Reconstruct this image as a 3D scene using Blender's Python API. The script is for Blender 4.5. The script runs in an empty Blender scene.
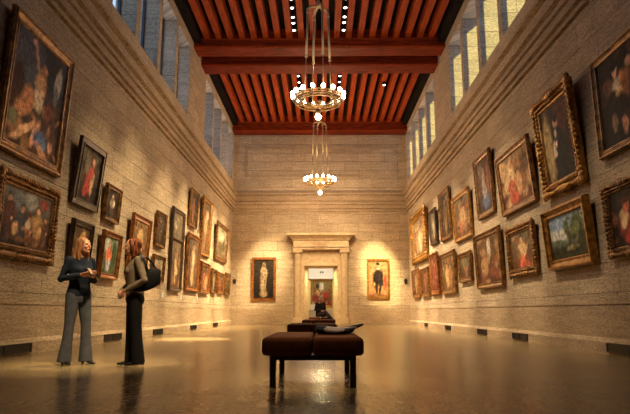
import bpy, math, random
from mathutils import Vector, Matrix, noise
C = bpy.context.scene.collection
PI = math.pi
XL, XR, D = -5.1, 5.0, 32.7
Y0 = -3.0            # wall behind the camera
ZC = 11.95           # ceiling boards
V = Vector

# ------------------------------------------------------------------ helpers
def lin(c):
    c = c / 255.0
    return c / 12.92 if c <= 0.04045 else ((c + 0.055) / 1.055) ** 2.4
def rgb(r, g, b): return (lin(r), lin(g), lin(b), 1.0)

class MB:
    def __init__(s): s.v = []; s.f = []
    def add(s, vs, fs):
        o = len(s.v); s.v += [tuple(p) for p in vs]; s.f += [[i + o for i in f] for f in fs]; return s
    def box(s, x0, x1, y0, y1, z0, z1):
        vs = [(x0,y0,z0),(x1,y0,z0),(x1,y1,z0),(x0,y1,z0),(x0,y0,z1),(x1,y0,z1),(x1,y1,z1),(x0,y1,z1)]
        return s.add(vs, [(0,3,2,1),(4,5,6,7),(0,1,5,4),(1,2,6,5),(2,3,7,6),(3,0,4,7)])
    def loft(s, rings, n=16, cap=True):
        # rings: (centre, a-vector, b-vector)
        vs = []; fs = []
        for c, a, b in rings:
            c, a, b = V(c), V(a), V(b)
            for k in range(n):
                t = 2 * PI * k / n
                vs.append(c + a * math.cos(t) + b * math.sin(t))
        for i in range(len(rings) - 1):
            for k in range(n):
                k2 = (k + 1) % n
                fs.append((i*n+k, i*n+k2, (i+1)*n+k2, (i+1)*n+k))
        if cap:
            fs.append(tuple(reversed(range(n)))); fs.append(tuple((len(rings)-1)*n + k for k in range(n)))
        return s.add(vs, fs)
    def tube(s, pts, r, n=8, closed=False):
        pts = [V(p) for p in pts]
        rr = r if isinstance(r, (list, tuple)) else [r] * len(pts)
        rings = []; prev = None
        for i, p in enumerate(pts):
            if closed: t = pts[(i+1) % len(pts)] - pts[i-1]
            else: t = pts[min(i+1, len(pts)-1)] - pts[max(i-1, 0)]
            t.normalize()
            if prev is None:
                a = t.orthogonal().normalized()
            else:
                a = (prev - t * prev.dot(t)).normalized()
            prev = a; b = t.cross(a)
            rings.append((p, a * rr[i], b * rr[i]))
        if closed: rings.append(rings[0])
        return s.loft(rings, n, cap=not closed)
    def ell(s, c, rx, ry, rz, n=12, m=8, mat=None):
        c = V(c); vs = []; fs = []
        for j in range(m + 1):
            th = PI * j / m
            for k in range(n):
                p = V((rx*math.sin(th)*math.cos(2*PI*k/n), ry*math.sin(th)*math.sin(2*PI*k/n), rz*math.cos(th)))
                if mat: p = mat @ p
                vs.append(c + p)
        for j in range(m):
            for k in range(n):
                k2 = (k+1) % n
                fs.append((j*n+k, (j+1)*n+k, (j+1)*n+k2, j*n+k2))
        return s.add(vs, fs)
    def limb(s, pts, radii, n=14):
        s.tube(pts, radii, n)
        for p, r in zip(pts, radii): s.ell(p, r, r, r, n, 8)
        return s
    def lathe(s, c, prof, n=20):
        return s.loft([((c[0], c[1], c[2]+z), (r,0,0), (0,r,0)) for r, z in prof], n)
    def torus(s, c, R, r, n=48, m=8, rz=None):
        rz = rz or r
        vs = []; fs = []
        for i in range(n):
            t = 2*PI*i/n
            for k in range(m):
                p = 2*PI*k/m
                q = R + r*math.cos(p)
                vs.append((c[0]+q*math.cos(t), c[1]+q*math.sin(t), c[2]+rz*math.sin(p)))
        for i in range(n):
            for k in range(m):
                fs.append((i*m+k, ((i+1)%n)*m+k, ((i+1)%n)*m+(k+1)%m, i*m+(k+1)%m))
        return s.add(vs, fs)
    def mesh(s, name):
        me = bpy.data.meshes.new(name); me.from_pydata(s.v, [], s.f); me.update()
        return me
    def build(s, name, mat, parent=None, smooth=False, bevel=0, seg=2):
        me = s.mesh(name)
        import bmesh
        bm = bmesh.new(); bm.from_mesh(me)
        bmesh.ops.remove_doubles(bm, verts=bm.verts, dist=1e-5)
        bmesh.ops.recalc_face_normals(bm, faces=bm.faces)
        bm.to_mesh(me); bm.free()
        me.materials.append(mat)
        if smooth:
            for p in me.polygons: p.use_smooth = True
        o = bpy.data.objects.new(name, me); C.objects.link(o)
        if parent: o.parent = parent
        if bevel:
            b = o.modifiers.new('bevel', 'BEVEL'); b.width = bevel; b.segments = seg; b.limit_method = 'ANGLE'
            b.harden_normals = False
        return o
    def remesh(s, name, mat, parent=None, voxel=0.008, smooth=4, factor=0.5):
        me = s.mesh(name)
        import bmesh
        bm = bmesh.new(); bm.from_mesh(me)
        bmesh.ops.remove_doubles(bm, verts=bm.verts, dist=1e-6)
        bmesh.ops.recalc_face_normals(bm, faces=bm.faces)
        bm.to_mesh(me); bm.free()
        t = bpy.data.objects.new('tmp', me); C.objects.link(t)
        r = t.modifiers.new('r', 'REMESH'); r.mode = 'VOXEL'; r.voxel_size = voxel; r.use_smooth_shade = True
        if smooth:
            k = t.modifiers.new('s', 'SMOOTH'); k.iterations = smooth; k.factor = factor
        dg = bpy.context.evaluated_depsgraph_get()
        m2 = bpy.data.meshes.new_from_object(t.evaluated_get(dg)); m2.name = name
        bpy.data.objects.remove(t); bpy.data.meshes.remove(me)
        m2.materials.clear(); m2.materials.append(mat)
        for p in m2.polygons: p.use_smooth = True
        o = bpy.data.objects.new(name, m2); C.objects.link(o)
        if parent: o.parent = parent
        return o

def tag(o, label, cat, group=None):
    o['label'] = label; o['category'] = cat
    if group: o['group'] = group
    return o
def thing(name, label, cat, loc=(0,0,0), rot=(0,0,0), group=None):
    o = bpy.data.objects.new(name, None); C.objects.link(o)
    o.empty_display_size = 0.1
    o.location = loc; o.rotation_euler = rot
    return tag(o, label, cat, group)
def struct(o): o['kind'] = 'structure'; return o
def copy_thing(src, loc, rotz=None, label=None):
    r = src.copy(); C.objects.link(r); r.location = loc
    if rotz is not None: r.rotation_euler = (0, 0, rotz)
    if label: r['label'] = label
    for ch in list(src.children):
        c = ch.copy(); C.objects.link(c); c.parent = r
        for g in ch.children:
            d = g.copy(); C.objects.link(d); d.parent = c
    return r

# ------------------------------------------------------------------ materials
def mat(name, col, rough=0.6, metal=0.0, noise=0.0, scale=8.0, col2=None, bump=0.0, bscale=None, stretch=None, spec=0.5, coat=0.0):
    m = bpy.data.materials.new(name); m.use_nodes = True
    nt = m.node_tree; N = nt.nodes; L = nt.links
    b = N['Principled BSDF']
    b.inputs['Roughness'].default_value = rough; b.inputs['Metallic'].default_value = metal
    b.inputs['Specular IOR Level'].default_value = spec
    b.inputs['Coat Weight'].default_value = coat
    b.inputs['Base Color'].default_value = col
    if noise or bump:
        tc = N.new('ShaderNodeTexCoord'); mp = N.new('ShaderNodeMapping')
        L.new(tc.outputs['Object'], mp.inputs['Vector'])
        if stretch: mp.inputs['Scale'].default_value = stretch
        nz = N.new('ShaderNodeTexNoise'); nz.inputs['Scale'].default_value = scale; nz.inputs['Detail'].default_value = 6
        L.new(mp.outputs[0], nz.inputs['Vector'])
        if noise:
            r = N.new('ShaderNodeValToRGB'); c2 = col2 or tuple(x*0.5 for x in col[:3]) + (1,)
            r.color_ramp.elements[0].position = 0.5 - 0.5*(1.1-noise); r.color_ramp.elements[1].position = 0.5 + 0.5*(1.1-noise)
            r.color_ramp.elements[0].color = c2; r.color_ramp.elements[1].color = col
            L.new(nz.outputs['Fac'], r.inputs['Fac']); L.new(r.outputs['Color'], b.inputs['Base Color'])
        if bump:
            bp = N.new('ShaderNodeBump'); bp.inputs['Strength'].default_value = bump; bp.inputs['Distance'].default_value = 0.01
            n2 = N.new('ShaderNodeTexNoise'); n2.inputs['Scale'].default_value = bscale or scale*3; n2.inputs['Detail'].default_value = 4
            L.new(mp.outputs[0], n2.inputs['Vector']); L.new(n2.outputs['Fac'], bp.inputs['Height']); L.new(bp.outputs[0], b.inputs['Normal'])
    return m
def emit(name, col, strength):
    m = bpy.data.materials.new(name); m.use_nodes = True
    b = m.node_tree.nodes['Principled BSDF']; b.inputs['Base Color'].default_value = col
    b.inputs['Emission Color'].default_value = col; b.inputs['Emission Strength'].default_value = strength
    return m

def stone_material(name, light, dark, mortar, bw=1.55, bh=0.52, bumpk=1.0, rough=0.75):
    m = bpy.data.materials.new(name); m.use_nodes = True
    nt = m.node_tree; N = nt.nodes; L = nt.links; b = N['Principled BSDF']
    b.inputs['Roughness'].default_value = rough; b.inputs['Specular IOR Level'].default_value = 0.25
    g = N.new('ShaderNodeNewGeometry'); sp = N.new('ShaderNodeSeparateXYZ'); L.new(g.outputs['Position'], sp.inputs[0])
    ad = N.new('ShaderNodeMath'); ad.operation = 'ADD'; L.new(sp.outputs['X'], ad.inputs[0]); L.new(sp.outputs['Y'], ad.inputs[1])
    cb = N.new('ShaderNodeCombineXYZ'); L.new(ad.outputs[0], cb.inputs['X']); L.new(sp.outputs['Z'], cb.inputs['Y'])
    br = N.new('ShaderNodeTexBrick'); L.new(cb.outputs[0], br.inputs['Vector'])
    br.inputs['Scale'].default_value = 1.0; br.inputs['Brick Width'].default_value = bw; br.inputs['Row Height'].default_value = bh
    br.inputs['Mortar Size'].default_value = 0.006; br.inputs['Mortar Smooth'].default_value = 0.4
    br.inputs['Color1'].default_value = light; br.inputs['Color2'].default_value = tuple(0.80*x for x in light[:3]) + (1,)
    br.inputs['Mortar'].default_value = mortar
    # horizontal travertine veins
    mp = N.new('ShaderNodeMapping'); mp.inputs['Scale'].default_value = (0.9, 9.0, 1.0); L.new(cb.outputs[0], mp.inputs[0])
    n1 = N.new('ShaderNodeTexNoise'); n1.inputs['Scale'].default_value = 1.6; n1.inputs['Detail'].default_value = 8; n1.inputs['Roughness'].default_value = 0.65
    n1.inputs['Distortion'].default_value = 0.6; L.new(mp.outputs[0], n1.inputs['Vector'])
    n2 = N.new('ShaderNodeTexNoise'); n2.inputs['Scale'].default_value = 17; n2.inputs['Detail'].default_value = 6; n2.inputs['Roughness'].default_value = 0.7
    mp2 = N.new('ShaderNodeMapping'); mp2.inputs['Scale'].default_value = (0.6, 2.2, 1.0); L.new(cb.outputs[0], mp2.inputs[0]); L.new(mp2.outputs[0], n2.inputs['Vector'])
    r1 = N.new('ShaderNodeValToRGB'); r1.color_ramp.elements[0].position = 0.38; r1.color_ramp.elements[1].position = 0.62
    r1.color_ramp.elements[0].color = (0.55,0.55,0.55,1); r1.color_ramp.elements[1].color = (1,1,1,1)
    L.new(n1.outputs['Fac'], r1.inputs['Fac'])
    r2 = N.new('ShaderNodeValToRGB'); r2.color_ramp.elements[0].position = 0.40; r2.color_ramp.elements[1].position = 0.54
    r2.color_ramp.elements[0].color = dark; r2.color_ramp.elements[1].color = (1,1,1,1)
    L.new(n2.outputs['Fac'], r2.inputs['Fac'])
    m1 = N.new('ShaderNodeMix'); m1.data_type = 'RGBA'; m1.blend_type = 'MULTIPLY'; m1.inputs['Factor'].default_value = 0.65
    L.new(br.outputs['Color'], m1.inputs['A']); L.new(r1.outputs['Color'], m1.inputs['B'])
    m2 = N.new('ShaderNodeMix'); m2.data_type = 'RGBA'; m2.blend_type = 'MULTIPLY'; m2.inputs['Factor'].default_value = 0.65
    L.new(m1.outputs['Result'], m2.inputs['A']); L.new(r2.outputs['Color'], m2.inputs['B'])
    L.new(m2.outputs['Result'], b.inputs['Base Color'])
    h = N.new('ShaderNodeMath'); h.operation = 'ADD'; L.new(n2.outputs['Fac'], h.inputs[0])
    h2 = N.new('ShaderNodeMath'); h2.operation = 'MULTIPLY'; h2.inputs[1].default_value = -1.2; L.new(br.outputs['Fac'], h2.inputs[0]); L.new(h2.outputs[0], h.inputs[1])
    bp = N.new('ShaderNodeBump'); bp.inputs['Strength'].default_value = bumpk; bp.inputs['Distance'].default_value = 0.03
    L.new(h.outputs[0], bp.inputs['Height']); L.new(bp.outputs[0], b.inputs['Normal'])
    return m

M = {}
M['stone'] = stone_material('travertine_blocks', rgb(222,200,166), rgb(150,125,95), rgb(140,118,92))
M['stone_plain'] = stone_material('travertine_smooth', rgb(206,182,148), rgb(170,146,116), rgb(190,166,134), bw=2.6, bh=1.4, bumpk=0.35)
M['door_stone'] = mat('door_limestone', rgb(205,182,145), 0.65, noise=0.5, scale=5, col2=rgb(170,145,108), bump=0.25, bscale=30)
M['wood_red'] = mat('joist_red_wood', rgb(186,80,28), 0.6, spec=.12, noise=0.6, scale=3, col2=rgb(118,40,12), stretch=(6,0.5,6), bump=0.1)
M['wood_beam'] = mat('beam_wood', rgb(150,56,18), 0.6, spec=.12, noise=0.7, scale=3, col2=rgb(64,20,7), stretch=(0.5,6,6), bump=0.1)
M['wood_dark'] = mat('ceiling_board', rgb(40,31,26), 0.9, spec=.08, noise=0.5, scale=3, col2=rgb(18,14,12))
M['black'] = mat('black_metal', rgb(18,16,15), 0.5)
M['vent'] = mat('vent_iron', rgb(34,26,20), 0.55)
M['window_frame'] = mat('window_frame', rgb(46,40,34), 0.5)
M['brass'] = mat('aged_brass', rgb(150,118,72), 0.42, metal=0.6, noise=0.5, scale=20, col2=rgb(80,58,32))
M['pale_brass'] = mat('pale_brass', rgb(214,196,150), 0.45, metal=0.2, noise=0.4, scale=20, col2=rgb(170,146,100))
M['bulb'] = emit('lit_bulb', (1.0, 0.80, 0.58, 1), 22)
M['lens'] = emit('lit_lens', (1.0, 0.95, 0.88, 1), 6)
M['white'] = mat('white_enamel', rgb(225,222,214), 0.4)
M['leather'] = mat('bench_leather', rgb(112,64,34), 0.75, noise=0.4, scale=14, col2=rgb(84,46,25), bump=0.15, bscale=90, spec=0.05)
M['bench_wood'] = mat('bench_wood', rgb(40,26,18), 0.45, noise=0.4, scale=6, stretch=(1,1,6))
M['canvas_back'] = mat('canvas_edge', rgb(70,50,32), 0.8)
M['skin'] = mat('skin', rgb(222,160,126), 0.5, noise=0.3, scale=10, col2=rgb(205,138,106))
M['eye'] = mat('eye_dark', rgb(40,28,22), 0.3)
M['lips'] = mat('lips', rgb(176,86,76), 0.5)
M['plaster'] = mat('plaster_pale', rgb(212,208,204), 0.8, noise=0.3, scale=4, col2=rgb(196,192,188))
M['cream'] = mat('plaster_cream', rgb(236,214,160), 0.8, noise=0.3, scale=4, col2=rgb(222,198,140))
M['grey_paint'] = mat('plinth_grey', rgb(206,190,170), 0.7, noise=0.2, scale=5)
M['paper'] = mat('tan_paper', rgb(176,146,116), 0.7)
M['card'] = mat('label_card', rgb(205,200,190), 0.7)
M['hair_blonde'] = mat('hair_strawberry_blonde', rgb(182,128,80), 0.5, noise=0.7, scale=14, col2=rgb(112,66,36), stretch=(5,5,0.7), bump=0.6, bscale=18)
M['hair_auburn'] = mat('hair_auburn', rgb(160,86,44), 0.6, noise=0.85, scale=9, col2=rgb(52,26,15), stretch=(5,5,0.8), bump=1.0, bscale=14, spec=0.2)
M['hair_grey'] = mat('hair_grey', rgb(200,180,165), 0.5, noise=0.4, scale=20)
M['navy'] = mat('navy_knit', rgb(34,42,56), 0.85, noise=0.4, scale=16, col2=rgb(24,30,42), bump=0.3, bscale=60, spec=0.2)
M['denim'] = mat('denim', rgb(92,92,96), 0.85, noise=0.5, scale=12, col2=rgb(66,68,74), bump=0.3, bscale=70, spec=0.2)
M['taupe'] = mat('taupe_knit', rgb(138,120,98), 0.85, noise=0.4, scale=18, col2=rgb(112,96,78), bump=0.3, bscale=60, spec=0.2)
M['blackcloth'] = mat('black_cloth', rgb(22,20,21), 0.8, noise=0.4, scale=14, bump=0.3, bscale=50, spec=0.25)
M['blackleather'] = mat('black_leather', rgb(20,18,18), 0.4, bump=0.25, bscale=40)
M['suit'] = mat('dark_suit', rgb(34,32,38), 0.8, spec=0.2)
M['trouser'] = mat('grey_trouser', rgb(64,54,60), 0.8, spec=0.2)
M['coat'] = mat('dark_coat', rgb(36,33,36), 0.75, noise=0.4, scale=10, bump=0.4, bscale=14, spec=0.3)
M['lining'] = mat('coat_lining', rgb(186,168,164), 0.6, noise=0.4, scale=8, bump=0.4, bscale=12)
def frame_mat(name, a, b, metal=0.55, rough=0.38):
    return mat(name, a, rough, metal=metal, noise=0.75, scale=9, col2=b, bump=0.35, bscale=45)
M['f_gold'] = frame_mat('gilt_frame', rgb(196,146,66), rgb(110,66,24))
M['f_old'] = frame_mat('old_gold_frame', rgb(158,112,54), rgb(78,46,20))
M['f_red'] = frame_mat('red_gold_frame', rgb(178,116,58), rgb(100,56,24))
M['f_dark'] = frame_mat('dark_wood_frame', rgb(84,58,36), rgb(36,24,16), metal=0.2)
M['f_bronze'] = frame_mat('bronze_frame', rgb(158,116,66), rgb(80,54,28))

def floor_material():
    m = bpy.data.materials.new('polished_floor'); m.use_nodes = True
    nt = m.node_tree; N = nt.nodes; L = nt.links; b = N['Principled BSDF']
    g = N.new('ShaderNodeNewGeometry')
    n1 = N.new('ShaderNodeTexNoise'); n1.inputs['Scale'].default_value = 1.1; n1.inputs['Detail'].default_value = 7; L.new(g.outputs['Position'], n1.inputs['Vector'])
    n2 = N.new('ShaderNodeTexNoise'); n2.inputs['Scale'].default_value = 55; n2.inputs['Detail'].default_value = 3; L.new(g.outputs['Position'], n2.inputs['Vector'])
    mp = N.new('ShaderNodeMapping'); mp.inputs['Scale'].default_value = (7, 0.5, 1); L.new(g.outputs['Position'], mp.inputs[0])
    n3 = N.new('ShaderNodeTexNoise'); n3.inputs['Scale'].default_value = 1.5; n3.inputs['Detail'].default_value = 5; L.new(mp.outputs[0], n3.inputs['Vector'])
    r = N.new('ShaderNodeValToRGB'); r.color_ramp.elements[0].position = 0.3; r.color_ramp.elements[1].position = 0.7
    r.color_ramp.elements[0].color = rgb(132,112,78); r.color_ramp.elements[1].color = rgb(158,137,100)
    L.new(n1.outputs['Fac'], r.inputs['Fac'])
    mx = N.new('ShaderNodeMix'); mx.data_type = 'RGBA'; mx.blend_type = 'OVERLAY'; mx.inputs['Factor'].default_value = 0.3
    L.new(r.outputs['Color'], mx.inputs['A']); L.new(n3.outputs['Color'], mx.inputs['B'])
    gr = N.new('ShaderNodeMapRange'); gr.inputs['From Min'].default_value = .3; gr.inputs['From Max'].default_value = .7; gr.inputs['To Min'].default_value = .72; gr.inputs['To Max'].default_value = 1.28
    n4 = N.new('ShaderNodeTexNoise'); n4.inputs['Scale'].default_value = 24; n4.inputs['Detail'].default_value = 4; L.new(g.outputs['Position'], n4.inputs['Vector'])
    L.new(n4.outputs['Fac'], gr.inputs['Value']); sc_ = N.new('ShaderNodeVectorMath'); sc_.operation = 'SCALE'
    cvt = N.new('ShaderNodeRGBToBW'); L.new(n3.outputs['Color'], cvt.inputs[0])
    L.new(cvt.outputs[0], mx.inputs['B'])
    L.new(mx.outputs['Result'], sc_.inputs[0]); L.new(gr.outputs[0], sc_.inputs['Scale']); L.new(sc_.outputs[0], b.inputs['Base Color'])
    rr = N.new('ShaderNodeMapRange'); rr.inputs['To Min'].default_value = 0.19; rr.inputs['To Max'].default_value = 0.24
    L.new(n1.outputs['Fac'], rr.inputs['Value']); L.new(rr.outputs[0], b.inputs['Roughness'])
    b.inputs['Specular IOR Level'].default_value = 0.4
    bp = N.new('ShaderNodeBump'); bp.inputs['Strength'].default_value = 0.12; bp.inputs['Distance'].default_value = 0.004
    L.new(n2.outputs['Fac'], bp.inputs['Height']); L.new(bp.outputs[0], b.inputs['Normal'])
    return m
M['floor'] = floor_material()

def paint_material():
    m = bpy.data.materials.new('oil_painting'); m.use_nodes = True
    nt = m.node_tree; N = nt.nodes; L = nt.links; b = N['Principled BSDF']
    a = N.new('ShaderNodeAttribute'); a.attribute_name = 'Col'
    tc = N.new('ShaderNodeTexCoord')
    n = N.new('ShaderNodeTexNoise'); n.inputs['Scale'].default_value = 14; n.inputs['Detail'].default_value = 6; n.inputs['Roughness'].default_value = 0.7
    n.inputs['Distortion'].default_value = 1.2
    L.new(tc.outputs['Object'], n.inputs['Vector'])
    mr = N.new('ShaderNodeMapRange'); mr.inputs['From Min'].default_value = 0.3; mr.inputs['From Max'].default_value = 0.7
    mr.inputs['To Min'].default_value = 0.4; mr.inputs['To Max'].default_value = 1.6; L.new(n.outputs['Fac'], mr.inputs['Value'])
    mx = N.new('ShaderNodeVectorMath'); mx.operation = 'SCALE'; L.new(a.outputs['Color'], mx.inputs[0]); L.new(mr.outputs[0], mx.inputs['Scale'])
    L.new(mx.outputs[0], b.inputs['Base Color'])
    b.inputs['Roughness'].default_value = 0.65; b.inputs['Specular IOR Level'].default_value = 0.12
    bp = N.new('ShaderNodeBump'); bp.inputs['Strength'].default_value = 0.15; bp.inputs['Distance'].default_value = 0.004
    L.new(n.outputs['Fac'], bp.inputs['Height']); L.new(bp.outputs[0], b.inputs['Normal'])
    return m
M['paint'] = paint_material()

def glass_material():
    m = bpy.data.materials.new('window_glass'); m.use_nodes = True
    nt = m.node_tree; N = nt.nodes; L = nt.links
    for n in list(N): N.remove(n)
    o = N.new('ShaderNodeOutputMaterial'); mx = N.new('ShaderNodeMixShader'); t = N.new('ShaderNodeBsdfTransparent'); g = N.new('ShaderNodeBsdfGlossy')
    t.inputs['Color'].default_value = (0.86,0.92,0.98,1); g.inputs['Roughness'].default_value = 0.05; mx.inputs['Fac'].default_value = 0.07
    L.new(t.outputs[0], mx.inputs[1]); L.new(g.outputs[0], mx.inputs[2]); L.new(mx.outputs[0], o.inputs['Surface'])
    return m
M['glass'] = glass_material()

# ------------------------------------------------------------------ room shell
struct(MB().box(XL-1.2, XR+1.2, Y0-1, 46, -0.3, 0).build('floor', M['floor']))
ceil = struct(MB().box(XL-0.9, XR+0.9, Y0-0.6, D+2.5, ZC, ZC+0.3).build('ceiling', M['wood_dark']))

SILL, HEAD = 8.15, 10.95
PITCH = 2.1
bays = [14.72, 25.95, 3.5]                 # far edge of first opening of each bay
openings = []
for b in bays:
    for k in range(4): openings.append((b + PITCH*k - 1.78, b + PITCH*k))
openings.sort()
def side_wall(name, x, sgn, t):
    mb = MB()
    x0, x1 = sorted((x, x + sgn*t))
    mb.box(x0, x1, Y0-0.6, D+2.5, -0.3, SILL)
    mb.box(x0, x1, Y0-0.6, D+2.5, HEAD, ZC)
    ys = [Y0-0.6] + [v for o in openings for v in o] + [D+2.5]
    for i in range(0, len(ys), 2): mb.box(x0, x1, ys[i], ys[i+1], SILL, HEAD)
    return struct(mb.build(name, M['stone']))
TL, TR = 0.62, 0.85
side_wall('wall_left', XL, -1, TL)
side_wall('wall_right', XR, 1, TR)
n = 0
for x, sgn, t in ((XL, -1, TL), (XR, 1, TR)):
    for (a, b) in openings:
        n += 1
        gx = x + sgn*(t - 0.12)
        fr = MB(); w = 0.06
        x0, x1 = gx-0.04, gx+0.04
        fr.box(x0,x1,a,a+w,SILL,HEAD); fr.box(x0,x1,b-w,b,SILL,HEAD); fr.box(x0,x1,a+w,b-w,SILL,SILL+w); fr.box(x0,x1,a+w,b-w,HEAD-w,HEAD)
        f = struct(fr.build('window_%d' % n, M['window_frame']))
        MB().box(gx-0.006,gx+0.006,a+w,b-w,SILL+w,HEAD-w).build('pane', M['glass'], f)
# wall behind the camera
struct(MB().box(XL, XR, Y0-0.6, Y0, 0, ZC).build('wall_back', M['stone']))
# far wall with doorway opening (splayed reveal, two metres deep)
T2 = 2.0; OW, OW2, OH, OH2 = 0.95, 0.75, 3.27, 3.2
wf = MB()
def wedge(x0, x0b, x1, z0, z1):
    vs = [(x0,D,z0),(x1,D,z0),(x1,D+T2,z0),(x0b,D+T2,z0),(x0,D,z1),(x1,D,z1),(x1,D+T2,z1),(x0b,D+T2,z1)]
    return vs, [(0,3,2,1),(4,5,6,7),(0,1,5,4),(1,2,6,5),(2,3,7,6),(3,0,4,7)]
wf.add(*wedge(-OW, -OW2, XL, 0, OH)); wf.add(*wedge(OW, OW2, XR, 0, OH))
wf.box(XL, XR, D, D+T2, OH, ZC)
struct(wf.build('wall_far', M['stone']))

# string courses
PROF = [(0,6.38),(.09,6.38),(.09,6.47),(.045,6.48),(.045,6.53),(.13,6.55),(.13,6.72),(.08,6.73),(.08,6.77),(.15,6.79),(.15,6.90),(.09,6.91),(.09,6.97),(.20,7.00),(.20,7.24),(.14,7.25),(.14,7.32),(.27,7.35),(.27,7.45),(.20,7.47),(.07,7.62),(0,7.64)]
def course(name, axis, wallpos, sgn, a, b):
    mb = MB(); vs = []
    for e in (a, b):
        for off, z in PROF:
            vs.append((wallpos + sgn*off, e, z) if axis == 'x' else (e, wallpos + sgn*off, z))
    k = len(PROF)
    fs = [(i, i+1, k+i+1, k+i) for i in range(k-1)] + [tuple(range(k)), tuple(range(k, 2*k))]
    mb.add(vs, fs)
    return struct(mb.build(name, M['stone_plain']))
course('trim_1', 'x', XL, 1, Y0, D); course('trim_2', 'x', XR, -1, Y0, D); course('trim_3', 'y', D, -1, XL, XR)
# dado line and base
for nm, x, s in (('left', XL, 1), ('right', XR, -1)):
    mb = MB()
    mb.box(*sorted((x, x+s*.012)), Y0, D, .26, .825); mb.box(*sorted((x, x+s*.02)), Y0, D, .845, .88)
    struct(mb.build('trim_%d' % (4 if s > 0 else 5), M['stone_plain']))
    vs = []
    for e in (Y0, D):
        vs += [(x,e,0),(x+s*.10,e,0),(x+s*.10,e,.20),(x+s*.03,e,.27),(x,e,.27)]
    mb = MB(); mb.add(vs, [(0,1,6,5),(1,2,7,6),(2,3,8,7),(3,4,9,8),(0,1,2,3,4),(5,6,7,8,9)])
    struct(mb.build('baseboard_' + nm, M['stone_plain']))
mb = MB()
for a, b in ((XL, -1.62), (1.62, XR)):
    mb.box(a, b, D-.10, D, 0, .20); mb.box(a, b, D-.05, D, .20, .28); mb.box(a, b, D-.012, D, .28, .825); mb.box(a, b, D-.02, D, .845, .88)
struct(mb.build('baseboard_far', M['stone_plain']))
# recessed looking panel on upper far wall : moulded border
mb = MB()
def border(x0, x1, z0, z1, w, y0, y1):
    mb.box(x0, x1, y0, y1, z0, z0+w); mb.box(x0, x1, y0, y1, z1-w, z1); mb.box(x0, x0+w, y0, y1, z0+w, z1-w); mb.box(x1-w, x1, y0, y1, z0+w, z1-w)
border(-4.45, 4.45, 8.45, 10.28, .10, D-.05, D); border(-4.33, 4.33, 8.57, 10.16, .05, D-.025, D)
struct(mb.build('trim_6', M['stone_plain']))

# doorway surround
door = bpy.data.objects.new('door_1', None); C.objects.link(door); struct(door)
for s in (-1, 1):
    c = 1.32*s
    p = MB(); p.loft([((c,D-.14,z),(.20,0,0),(0,.20,0)) for z in (.38,.5,2.2,3.95)], 20); p.box(c-.20,c+.20,D-.12,D,.38,3.95)
    p.build('column', M['door_stone'], door)
    MB().box(c-.25, c+.25, D-.40, D, 0, .38).build('plinth_block', M['door_stone'], door, bevel=.02)
    k = MB(); k.box(c-.23,c+.23,D-.36,D,3.95,4.0); k.box(c-.27,c+.27,D-.40,D,4.0,4.1); k.box(c-.24,c+.24,D-.37,D,4.1,4.16)
    k.build('capital', M['door_stone'], door, bevel=.01)
    j = MB(); j.box(s*.95 if s>0 else -1.12, 1.12 if s>0 else -.95, D-.06, D, 0, 4.16); j.build('jamb', M['door_stone'], door)
MB().box(-.95, .95, D-.06, D, OH, 4.16).build('lintel_panel', M['door_stone'], door)
lw = MB(); lw.box(-.95,.95,D-.11,D-.06,OH,OH+.12); lw.build('architrave', M['door_stone'], door, bevel=.01)
e = MB(); e.box(-1.58,1.58,D-.36,D,4.16,4.30); e.box(-1.62,1.62,D-.41,D,4.30,4.36); e.box(-1.56,1.56,D-.36,D,4.36,4.66)
e.build('entablature', M['door_stone'], door, bevel=.01)
k = MB()
prof = [(0.36,4.66),(0.42,4.70),(0.44,4.78),(0.60,4.92),(0.68,4.95),(0.68,5.05),(0.62,5.10),(0.10,5.14)]
vs = []; fs = []
for off, z in prof:
    vs += [(-1.22-off, D, z), (-1.22-off, D-off, z), (1.22+off, D-off, z), (1.22+off, D, z)]
for i in range(len(prof)-1):
    for q in range(3): fs.append((i*4+q, i*4+q+1, i*4+4+q+1, i*4+4+q))
    fs.append((i*4+3, i*4, i*4+4, i*4+7))
fs += [(0,1,2,3), tuple(len(vs)-4+i for i in range(4))]
k.add(vs, fs); k.build('cornice', M['door_stone'], door)

# gallery beyond the doorway
R2 = D + T2; R2E = 42.2
mb = MB(); mb.box(-4.2, -4.0, R2, R2E+.2, 0, 5.2); struct(mb.build('wall_beyond_left', M['cream']))
mb = MB(); mb.box(4.0, 4.2, R2, R2E+.2, 0, 5.2); struct(mb.build('wall_beyond_right', M['cream']))
mb = MB(); mb.box(-4.0, 4.0, R2E, R2E+.2, 0, 3.12); struct(mb.build('wall_beyond_far', M['cream']))
mb = MB(); mb.box(-4.0, 4.0, R2E-.02, R2E+.2, 3.12, 5.2); struct(mb.build('wall_beyond_upper', M['plaster']))
mb = MB(); mb.box(-4.0, 4.0, R2E-.14, R2E, 3.04, 3.16); struct(mb.build('trim_7', M['plaster'], bevel=.02))
mb = MB(); mb.box(-4.2, 4.2, R2, R2E+.2, 5.2, 5.4); struct(mb.build('ceiling_beyond', M['plaster']))

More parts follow.
